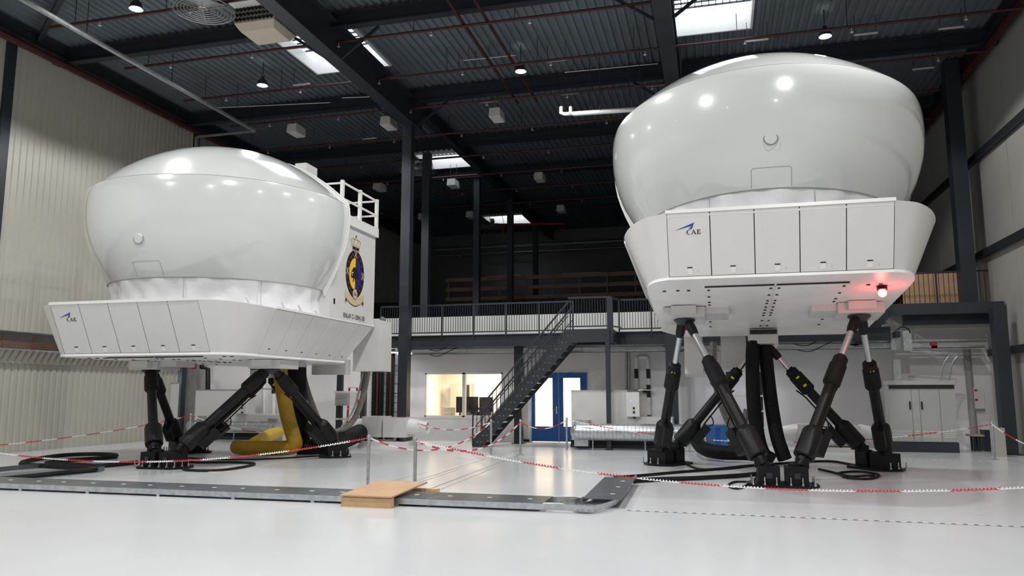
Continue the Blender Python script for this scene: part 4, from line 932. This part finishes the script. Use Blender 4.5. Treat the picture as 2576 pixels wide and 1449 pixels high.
    for a, b in legs:
        side = (a-b); side.z = 0; side = side.normalized()*.13; b = b+side; d = (b-a).normalized(); Lg = (b-a).length
        body = blen
        lg = MB().stack(a-d*.1, a+d*.72, [(0, .1), (.14, .12), (.2, .12), (.215, .175), (.25, .195), (.84, .195), (.9, .18), (.96, .14), (1, .115)], 12).build('actuator', 'black_paint', root, True, 30)
        MB().stack(a+d*.7, a+d*(body-.6), [(0, .11), (1, .108)], 14).build('tube', 'black_paint', lg, True)
        MB().stack(a+d*(body-.66), a+d*(body+.03), [(0, .115), (.03, .145), (.08, .165), (.68, .16), (.72, .142), (.92, .136), (.95, .09), (1, .09)], 14).build('sleeve', 'black_rubber', lg, True, 30)
        MB().tube(a+d*(body-.02), b-d*.28, .065, n=14).build('piston_rod', 'chrome', lg, True)
        MB().stack(b-d*.34, b+d*.02, [(0, .085), (.3, .1), (.75, .1), (1, .07)], 10).build('clevis', 'black_paint', lg, True)
        sd = d.cross(V((0, 0, 1))).normalized(); nu = sd.cross(d)
        mo = a+d*.3-nu*.27
        MB().bar(mo, mo+d*.5, .2, .2, nu).build('motor', 'black_paint', lg)
        MB().path(catmull([mo+d*.5, mo+d*.62-nu*.06, mo+d*.72+nu*.06, a+d*1.0-nu*.14]), .014, 5).build('loop_cable', 'black_rubber', lg)
        MB().path([a+d*.75-nu*.17, a+d*(body-.7)-nu*.16, a+d*(body-.45)-nu*.21], .018, 5).build('sensor_line', 'black_rubber', lg)
        for t_, hgt in ((body-.5, .05), (body-.26, .04)):
            c = a+d*t_+sd*(.0)+nu*0; MB().bar(a+d*t_-V((0, .158, 0)), a+d*(t_+hgt)-V((0, .158, 0)), .08, .012, (0, 1, 0)).build('yellow_mark', 'yellow_mark', lg)
    if crest: crest_decals(root, M, sx)
    return root, M

def crest_decals(root, M, sx):
    """squadron crest and type lettering on the cabin side; u runs to the rear, v up"""
    pos = lambda x, y: P(x, y, X=-12.05+sx)
    c = pos(893, 690); q = M.inverted()
    cu, cv = (q @ c).y, (q @ c).z
    def pt(u, v, o): return M @ V((sx+o, cu+u*.97, cv+(v*1.08 if v < .6 else .648+(v-.6)*.75)))
    def ell(ru, rv, o, uu=0, vv=0, a0=0, a1=2*PI, n=28): return [pt(uu+ru*math.cos(a0+(a1-a0)*i/n), vv+rv*math.sin(a0+(a1-a0)*i/n), o) for i in range(n+(0 if a1-a0 > 6.2 else 1))]
    cr = MB().prism(ell(.56, .60, .006), V((-.006, 0, 0))).build('crest', 'ink', root)
    def S(pts, m, name='crest_mark'): return MB().prism(pts, V((-.004, 0, 0))).build(name, m, cr)
    S(ell(.37, .40, .010, 0, 0, PI/2, 3*PI/2), 'crest_yellow'); S(ell(.37, .40, .010, 0, 0, -PI/2, PI/2), 'crest_blue')
    bis = [(-.26, -.02), (-.2, .08), (-.1, .17), (0, .16), (.12, .12), (.2, .03), (.21, -.1), (.17, -.13), (.13, -.08), (.05, -.1), (.04, -.2), (-.0, -.22), (-.02, -.11), (-.06, -.12), (-.1, -.22), (-.14, -.2), (-.12, -.1), (-.19, -.12), (-.25, -.1)]
    S([pt(u, v, .014) for u, v in bis], 'ink', 'bison')
    S([pt(-.17+.05*math.cos(a), -.01+.05*math.sin(a), .018) for a in [PI*.2+PI*1.3*i/8 for i in range(9)]]+[pt(-.17+.03*math.cos(a), -.01+.03*math.sin(a), .018) for a in [PI*1.5-PI*1.3*i/8 for i in range(9)]], 'chain_white', 'horn')
    for u, v in ((0, .5), (-.47, .03), (.47, -.0)):
        for s in (-1, 1): S([pt(u-s*.08-.015, v-.09, .011+.001*s), pt(u-s*.08+.015, v-.09, .011+.001*s), pt(u+s*.08+.015, v+.09, .011+.001*s), pt(u+s*.08-.015, v+.09, .011+.001*s)], 'gold', 'crossed_band')
    for i in range(18):
        a = 2*PI*i/18+.17
        if min(abs(math.sin(a)), 1) > .97 or abs(math.sin(a)) < .12: continue
        S(ell(.022, .022, .010, .465*math.cos(a), .5*math.sin(a), n=8), 'red_paint', 'berry')
    # crown
    S([pt(u, v, .008) for u, v in ((-.19, .6), (.19, .6), (.2, .72), (-.2, .72))], 'ink', 'crown_band'); S([pt(u, v, .009) for u, v in ((-.19, .585), (.19, .585), (.19, .605), (-.19, .605))], 'gold', 'crown_rim'); S(ell(.04, .03, .012, 0, .67, n=8), 'red_paint', 'jewel')
    for k in range(5):
        u = -.22+.11*k; S([pt(u-.03, .72, .009), pt(u+.03, .72, .009), pt(u+.045, .79, .009), pt(u, .84, .009), pt(u-.045, .79, .009)], 'gold', 'crown_leaf')
    for w_ in (-.25, -.11, .11, .25):
        sg = 1 if w_ > 0 else -1
        c1 = catmull([(w_*.8, .8, 0), (w_*1.12, .9, 0), (w_*.95, .985, 0), (w_*.45, 1.015, 0), (0, .985, 0)], 4)
        S([pt(p.x+sg*.017, p.y+.012, .010) for p in c1]+[pt(p.x-sg*.017, p.y-.012, .010) for p in reversed(c1)], 'gold', 'crown_arch')
        for p in c1[3:-3:4]: S(ell(.012, .012, .0125, p.x, p.y, n=6), 'ink', 'crown_pearl')
    S(ell(.035, .035, .012, 0, 1.05, n=10), 'gold', 'crown_orb'); S([pt(u, v, .012) for u, v in ((-.012, 1.05), (.012, 1.05), (.012, 1.16), (-.012, 1.16))], 'ink', 'crown_cross'); S([pt(u, v, .013) for u, v in ((-.035, 1.1), (.035, 1.1), (.035, 1.125), (-.035, 1.125))], 'ink', 'crown_cross')
    # scroll and number
    top = [(-.56+1.12*i/12, -.53-.17*math.sin(PI*i/12)) for i in range(13)]
    S([pt(u, v+.09, .012) for u, v in top]+[pt(u, v-.09, .012) for u, v in reversed(top)], 'gold', 'scroll')
    S([pt(u, v-.09, .010) for u, v in top]+[pt(u, v-.105, .010) for u, v in reversed(top)], 'ink', 'scroll_shade')
    for s in (-1, 1): S(ell(.07, .075, .011, s*.51, -.69, n=12), 'gold', 'scroll_curl'); S(ell(.04, .045, .015, s*.51, -.69, n=12), 'ink', 'scroll_curl')
    S(ell(.15, .14, .016, 0, -.5), 'ink', 'number_ring'); S(ell(.135, .125, .020, 0, -.5), 'gold', 'number_disc')
    ex, ey = M.to_3x3() @ V((0, 1, 0)), M.to_3x3() @ V((0, 0, 1))
    text('336', .13, pt(0, -.54, .022), ex, ey, 'ink', root, 'crest_number', .8, 'CENTER')
    p0, p1 = pos(863, 798), pos(918, 800)
    b0 = q @ p0; wd = abs((q @ p1).y-b0.y)
    text('RNLAF C-130H(-30)', .185, M @ V((sx+.004, b0.y, b0.z)), ex, ey, 'ink', root, 'type_lettering', wd/1.6)

simL, ML = simulator(-12.05, 2.29, 0, 'lowered white flight simulator with a crowned crest on its cabin', True, 2.5)
simR, MR = simulator(1.12, 3.25, math.radians(6), 'raised and tilted white flight simulator beside the right wall', False, 2.3)
# red beacon under the raised simulator
p = MR @ V((1.85, -1.55, .18)); nd = MR.to_3x3() @ V((0, 0, -1))
bb = MB().tube(p, p+nd*.07, .09, n=14).build('beacon_base', 'black_paint', simR, True)
MB().ball(p+nd*.13, .075, 14, 10).build('beacon_lens', 'red_glow', bb, True)
l = bpy.data.lights.new('beacon_light', 'POINT'); l.energy = 8; l.color = (1, .06, .04); l.shadow_soft_size = .08
lo = bpy.data.objects.new('beacon_light', l); COL.objects.link(lo); lo.location = p+nd*.3

# ================================================================== HOSES AND CABLES
def hose(name, label, pts, r, m, corr=0, n=16, k=8):
    cp = catmull(pts, k)
    if corr:
        L = sum((b-a).length for a, b in zip(cp, cp[1:])); nn = int(L/corr)*2; out = []; acc = [0]
        for a, b in zip(cp, cp[1:]): acc.append(acc[-1]+(b-a).length)
        j = 0
        for i in range(nn+1):
            s = L*i/nn
            while j < len(acc)-2 and acc[j+1] < s: j += 1
            out.append(cp[j]+(cp[j+1]-cp[j])*((s-acc[j])/max(acc[j+1]-acc[j], 1e-6)))
        mb = MB().path(out, r, n, True, lambda f: 1+(.025 if round(f*nn) % 2 else -.02))
    else: mb = MB().path(cp, r, n)
    return tag(mb.build(name, m, smooth=True), label, 'hose')
Yh = 18.2
hose('yellow_air_hose', 'dark yellow air hose dropping from the lowered simulator and lying on the floor',
     [P(703, 915, Y=Yh), P(708, 960, Y=Yh), P(722, 1040, Y=Yh), P(737, 1095, Y=Yh), P(742, 1118, Y=Yh), P(725, 1126, Y=Yh), P(680, 1128, Y=Yh), P(620, 1128, Y=Yh), P(596, 1124, Y=Yh+.35)], .19, 'yellow_hose')
hose('yellow_branch_hose', 'bright new yellow hose joining the spiral duct elbow', [P(640, 1117, Y=18.8), P(662, 1104, Y=19.8), P(680, 1094, Y=21.2), e2], .185, 'yellow_new')
Yh = 19.3
q = [P(747, 915, Y=Yh), P(748, 980, Y=Yh), P(752, 1060, Y=Yh), P(757, 1110, Y=Yh), P(775, 1128, Y=Yh), P(830, 1118, Y=Yh+.6), P(880, 1100, Y=Yh+2.2), P(905, 1088, Y=Yh+3.4)]
hose('black_duct_hose', 'thick black duct hose from the lowered simulator to the left fan box', q, .255, 'black_hose', .07)
a = MB().tube(P(747, 898, Y=Yh), P(747, 925, Y=Yh), .27, n=20).build('hose_collar', 'white_cab', simL, True)
Yu = 20.9
hose('umbilical_sleeve', 'grey umbilical sleeve hanging in a loop at the rear of the lowered simulator',
     [P(966, 800, Y=Yu), P(945, 830, Y=Yu), P(935, 870, Y=Yu), P(926, 930, Y=Yu), P(912, 1000, Y=Yu), P(890, 1055, Y=Yu), P(862, 1080, Y=Yu-.2), P(835, 1085, Y=Yu-.4), P(808, 1068, Y=Yu-.6), P(786, 1020, Y=Yu-.8), P(768, 965, Y=Yu-1), P(760, 925, Y=Yu-1)], .085, 'grey_sleeve', k=6)
hose('umbilical_cable', 'thin blue grey cable strapped along the umbilical sleeve', [p+V((-.11, -.06, 0)) for p in (P(940, 850, Y=Yu), P(932, 890, Y=Yu), P(920, 960, Y=Yu), P(900, 1030, Y=Yu), P(870, 1075, Y=Yu-.2))], .03, 'seam_grey')
Yr1 = 18.6
hose('black_duct_hose', 'left of the two thick black hoses under the raised simulator', [P(1895, 862, Y=Yr1+.2), P(1893, 900, Y=Yr1+.1), P(1895, 1000, Y=Yr1), P(1905, 1090, Y=Yr1-.1), P(1920, 1140, Y=Yr1-.2), P(1945, 1158, Y=Yr1-.2)], .155, 'black_hose', .04)
hose('black_duct_hose', 'right of the two thick black hoses under the raised simulator', [P(1925, 862, Y=Yr1+.4), P(1927, 900, Y=Yr1+.3), P(1938, 1000, Y=Yr1+.2), P(1953, 1090, Y=Yr1), P(1968, 1138, Y=Yr1-.1), P(1975, 1156, Y=Yr1-.1)], .155, 'black_hose', .04)
hose('ribbed_floor_hose', 'ribbed black hose lying from the spiral duct to the hoses of the raised simulator', [P(1755, 1094, Y=22.8), P(1752, 1108, Y=21.8), P(1770, 1128, Y=20.3), P(1810, 1138, Y=19.8), P(1870, 1140, Y=19.7), P(1930, 1142, Y=19.6)], .17, 'black_hose', .05)
Yq = 21.5
hose('umbilical_sleeve', 'brown grey cable sleeve hanging behind the crossed legs of the raised simulator', [P(1795, 860, Y=Yq), P(1795, 905, Y=Yq), P(1800, 960, Y=Yq), P(1815, 1020, Y=Yq), P(1835, 1065, Y=Yq), P(1855, 1083, Y=Yq), P(1868, 1075, Y=Yq), P(1880, 1030, Y=Yq)], .09, 'grey_sleeve', k=6)
for px, nm in ((852, 'left'), (1868, 'left'), (1905, 'right')):
    pass
Yw = 23.2
t = thing('rung_ladder', 'dark frame with pale rungs behind the black hoses', 'frame', P(1905, 1090, Y=Yw))
for px in (1835, 1912): MB().box(P(px-7, 1000, Y=Yw).x, P(px+7, 1000, Y=Yw).x, Yw, Yw+.15, 0, P(px, 935, Y=Yw).z).build('post', 'steel_mid', t)
for py in (996, 1034, 1076, 1108): MB().box(P(1830, py, Y=Yw).x, P(1922, py, Y=Yw).x, Yw-.05, Yw, P(1900, py, Y=Yw).z-.025, P(1900, py, Y=Yw).z+.025).build('rung', 'white_trim', t)
# cables lying on the floor
def cable(label, px, r, m='black_rubber', name='floor_cable'):
    return tag(MB().path(catmull([P(x, y, Z=r) for x, y in px], 6), r, 6).build(name, m, smooth=True), label, 'cable')
cable('thick black cable looped on the floor at the left edge', [(-60, 1214), (60, 1200), (180, 1188), (238, 1183), (220, 1178), (120, 1172), (55, 1168), (75, 1158), (150, 1146), (230, 1142), (292, 1145), (260, 1152), (150, 1160), (120, 1166), (200, 1170), (260, 1171), (345, 1163)], .055)
cable('black cable loop right of the front pad of the lowered simulator', [(400, 1165), (455, 1172), (470, 1182), (560, 1182), (640, 1168), (600, 1163), (500, 1163), (450, 1160)], .03)
cable('long black cable between the pads of the lowered simulator', [(440, 1150), (560, 1156), (680, 1154), (780, 1148), (850, 1145)], .022)
cable('yellow earth wire beside the lowered simulator', [(470, 1185), (560, 1186), (640, 1174), (700, 1160), (790, 1150), (850, 1148)], .006, 'gold', 'earth_wire')
cable('upper black cable from the tray to the raised simulator', [(1545, 1200), (1600, 1197), (1700, 1188), (1800, 1180), (1880, 1172), (1960, 1166), (2080, 1160), (2150, 1170)], .03)
cable('lower black cable from the tray to the raised simulator', [(1590, 1210), (1650, 1206), (1760, 1202), (1860, 1196), (1920, 1190)], .045)
cable('black cable curl left of the front pad of the raised simulator', [(1905, 1180), (1900, 1205), (1860, 1228), (1832, 1222), (1850, 1212), (1900, 1212), (1940, 1205)], .02)
cable('black cable coil at the right pad of the raised simulator', [(2060, 1180), (2110, 1192), (2130, 1202), (2190, 1204), (2210, 1194), (2160, 1186), (2110, 1190), (2140, 1198), (2200, 1196)], .025)
cable('black cable from the left pad of the raised simulator', [(1712, 1140), (1718, 1160), (1760, 1180), (1840, 1178), (1900, 1170)], .025)
cable('yellow earth wire at the left pad of the raised simulator', [(1645, 1178), (1680, 1184), (1700, 1180), (1740, 1172), (1790, 1178)], .006, 'gold', 'earth_wire')
cable('yellow earth wire at the front pad of the raised simulator', [(2040, 1206), (2120, 1205), (2200, 1198)], .006, 'gold', 'earth_wire')

# ================================================================== FLOOR CABLE TRUNKING
t = thing('floor_trunking', 'long flat galvanised floor trunking along the barrier', 'cable trunking', P(700, 1250, Z=0))
ZT = .115
near0, near1 = P(-120, 1231, Z=0), P(1430, 1288, Z=0)
far0, far1 = P(-120, 1206, Z=ZT), P(1400, 1262, Z=ZT)
yn, yf = 11.0, 11.75
XT0, XT1 = near0.x-2, P(1372, 1283, Z=0).x
xs_ = [XT0]+[XT0+(XT1-XT0)*k/7 for k in range(1, 8)]
for a, b in zip(xs_, xs_[1:]):
    cv = MB().box(a+.006, b-.006, yn, yf, ZT, ZT+.008).build('lid_plate', 'galv_dark', t)
    for f in (.15, .5, .85): MB().box(a+(b-a)*f-.035, a+(b-a)*f+.035, (yn+yf)/2-.02, (yn+yf)/2+.02, ZT+.008, ZT+.011).build('lid_clip', 'chain_white', cv)
XB = P(1450, 1285, Z=0).x
MB().box(XT0, XB, yn, yn+.012, .03, ZT).box(XT0, XB, yf-.012, yf, .03, ZT).build('side_wall', 'galv', t)
for k in range(8): MB().box(XT0+1.4*k+.5, XT0+1.4*k+.56, yn-.01, yn+.02, 0, .05).build('foot_bracket', 'galv', t)
# curved end: outer wall bends towards the raised simulator
ox = P(1560, 1268, Z=0)
outer = catmull([V((XB, yn, 0)), V((P(1500, 1287, Z=0).x, yn+.02, 0)), P(1545, 1277, Z=0), P(1563, 1258, Z=0), P(1580, 1232, Z=0), P(1602, 1206, Z=0)], 8)
inner = catmull([V((XB-.4, yf, 0)), V((XB-.1, yf+.05, 0)), P(1445, 1256, Z=ZT)-V((0, 0, ZT)), P(1475, 1246, Z=ZT)-V((0, 0, ZT)), P(1500, 1225, Z=ZT)-V((0, 0, ZT)), P(1530, 1202, Z=ZT)-V((0, 0, ZT))], 8)
for nm, L in (('outer_wall', outer), ('inner_wall', inner)):
    MB().loops([[p+V((0, 0, .03)) for p in L], [p+V((0, 0, ZT)) for p in L], [p+V((.012, .012, ZT)) for p in L]]).build(nm, 'galv', t, True)
n = len(outer)
for k in range(2, 22, 2):
    MB().bar(inner[k]+V((0, 0, .05)), outer[k]+V((0, 0, .05)), .05, .015).build('rung', 'alu_slat', t)
q = [P(1466, 1255, Z=ZT+.01), P(1563, 1258, Z=ZT+.01), P(1600, 1203, Z=ZT+.01), P(1521, 1201, Z=ZT+.01)]
ld = MB().prism(q, (0, 0, .01)).build('lid_plate', 'galv_dark', t)
for f in (.2, .5, .8):
    c = (q[0]+q[1])/2*(1-f)+(q[2]+q[3])/2*f; MB().cbox(c+V((.1, 0, .012)), .07, .04, .004).build('lid_clip', 'chain_white', ld)
# branch trunking at far left
t = thing('branch_trunking', 'open galvanised trunking with a black cable at the left edge', 'cable trunking', P(100, 1200, Z=0))
for (a, b) in (((-80, 1196), (98, 1178)), ((-80, 1222), (262, 1186))):
    a, b = P(*a, Z=0), P(*b, Z=0); MB().bar(a+V((0, 0, .06)), b+V((0, 0, .06)), .012, .1).build('side_wall', 'galv_dark', t)
MB().prism([P(-80, 1198, Z=0), P(150, 1183, Z=0), P(250, 1190, Z=0), P(-80, 1226, Z=0)], (0, 0, .02)).build('bed', 'galv', t)
# wooden ramp box
yw0, yw1 = 10.75, 12.15
xw0, xw1 = P(858, 1272, Y=yw0).x, P(983, 1275, Y=yw0).x
t = thing('wooden_ramp', 'small wooden crossing box over the floor trunking', 'ramp', ((xw0+xw1)/2, 11.4, 0))
MB().box(xw0, xw1, yw0, yw0+.12, 0, .14).build('front_beam', 'wood', t); MB().box(xw0-.15, xw1+.25, yw1-.12, yw1, 0, .13).build('rear_beam', 'wood', t)
MB().hexa([(xw0-.02, yw0-.02, .15), (xw1+.02, yw0-.02, .15), (xw1+.05, yw1-.05, .21), (xw0+.0, yw1-.05, .21), (xw0-.02, yw0-.02, .172), (xw1+.02, yw0-.02, .172), (xw1+.05, yw1-.05, .235), (xw0+.0, yw1-.05, .235)]).build('board', 'plywood', t)

# ================================================================== CHAIN BARRIER
POSTS = {'a': (P(925, 1228, Z=0), 'steel barrier post right behind the wooden ramp'), 'b': (P(1043, 1243, Z=0), 'steel barrier post right of the wooden ramp'),
         'c': (P(1235, 1145, Z=0), 'steel barrier post before the foot of the stair'), 'd': (P(1309, 1145, Z=0), 'steel barrier post right of the stair foot'),
         'e': (P(1426, 1132, Z=0), 'steel barrier post before the blue doors'), 'f': (P(1021, 1119, Z=0), 'steel barrier post before the white fan box'),
         'g': (V((-17.6, 23.2, 0)), 'steel barrier post at the far corner of the cream wall'), 'h': (P(2503, 1157, Z=0), 'steel barrier post at the right hand column'),
         'i': (V((7.6, 12.4, 0)), 'steel barrier post at the right wall outside the picture'), 'j': (V((-17.6, 13.0, 0)), 'steel barrier post at the cream wall outside the picture')}
for k, (p, lab) in POSTS.items():
    h = .93 if k in 'ab' else .95
    t = thing('barrier_post', lab, 'post', p, 'chain barrier posts')
    MB().stack(p+V((0, 0, .005)), p+V((0, 0, h)), [(0, .03), (.985, .03), (1, .024)], 12).build('tube', 'galv', t, True)
    MB().stack(p, p+V((0, 0, .012)), [(0, .09), (1, .09)], 16).build('foot_plate', 'galv', t)
    MB().path([p+V((.03, 0, h-.05)), p+V((.055, 0, h-.04)), p+V((.06, 0, h-.06)), p+V((.045, 0, h-.075))], .006, 5).build('hook', 'galv', t)
LNK = {}
for m in ('chain_red', 'chain_white'):
    pts = [V((.016*math.cos(a), 0, .016*math.sin(a)+(.017 if math.sin(a) >= 0 else -.017))) for a in [2*PI*i/10 for i in range(11)]]
    LNK[m] = MB().path(pts, .0062, 4, False).mesh('chain_link', m)
def chain(a, b, sag, label, pitch=.048, detail=True, run=13, swap=False):
    pa, pb = POSTS[a][0]+V((0, 0, .88)), POSTS[b][0]+V((0, 0, .88)); n0 = 200
    f = lambda t: pa+(pb-pa)*t-V((0, 0, sag*4*t*(1-t)))
    cp = [f(i/n0) for i in range(n0+1)]; acc = [0]
    for u, v in zip(cp, cp[1:]): acc.append(acc[-1]+(v-u).length)
    t = thing('barrier_chain', label, 'chain', (pa+pb)/2-V((0, 0, sag)), 'red and white barrier chains')
    L = acc[-1]; N = int(L/pitch); j = 0; pos = []
    for i in range(N):
        s = L*(i+.5)/N
        while acc[j+1] < s: j += 1
        d = (cp[j+1]-cp[j]).normalized(); pos.append((cp[j]+d*(s-acc[j]), d))
    if detail:
        for i, (p, d) in enumerate(pos):
            q = quat(d) @ Matrix.Rotation(PI/2*(i % 2)+.4, 4, 'Z').to_quaternion()
            inst('chain_link', LNK['chain_red' if (i//run+swap) % 2 else 'chain_white'], t, p, q)
    else:
        for k in range(0, N, run):
            mb = MB()
            for i in range(k, min(k+run, N)):
                p, d = pos[i]; x = d.cross(V((0, 0, 1))).normalized(); mb.bar(p-d*pitch*.46, p+d*pitch*.46, .030 if i % 2 else .012, .012 if i % 2 else .030)
            o = mb.build('chain_run', 'chain_red' if (k//run+swap) % 2 else 'chain_white', t); o['kind'] = 'stuff'
chain('b', 'i', .62, 'front chain sweeping right before the raised simulator', swap=False)
chain('j', 'a', .55, 'front chain sweeping left before the lowered simulator', swap=True)
chain('a', 'c', .45, 'chain from the ramp post to the post at the stair foot', detail=True, run=9)
chain('b', 'd', .42, 'chain from the post right of the ramp to the post right of the stair foot', detail=True, run=9, swap=True)
chain('c', 'f', .30, 'far chain between the stair foot post and the fan box post', .05, False, 8)
chain('d', 'e', .22, 'far chain before the blue doors', .05, False, 8, True)
chain('e', 'h', .55, 'far chain behind the raised simulator', .05, False, 14)
chain('f', 'g', .6, 'far chain behind the lowered simulator', .05, False, 12)
POSTS['k'] = (V((7.7, 17.5, 0)), '')
chain('h', 'k', .5, 'chain from the right hand column along the right wall', .05, False, 10)
POSTS['l'] = (V((-17.9, 6, 0)), '')
chain('g', 'l', .55, 'chain along the foot of the cream wall', .05, False, 10, True)
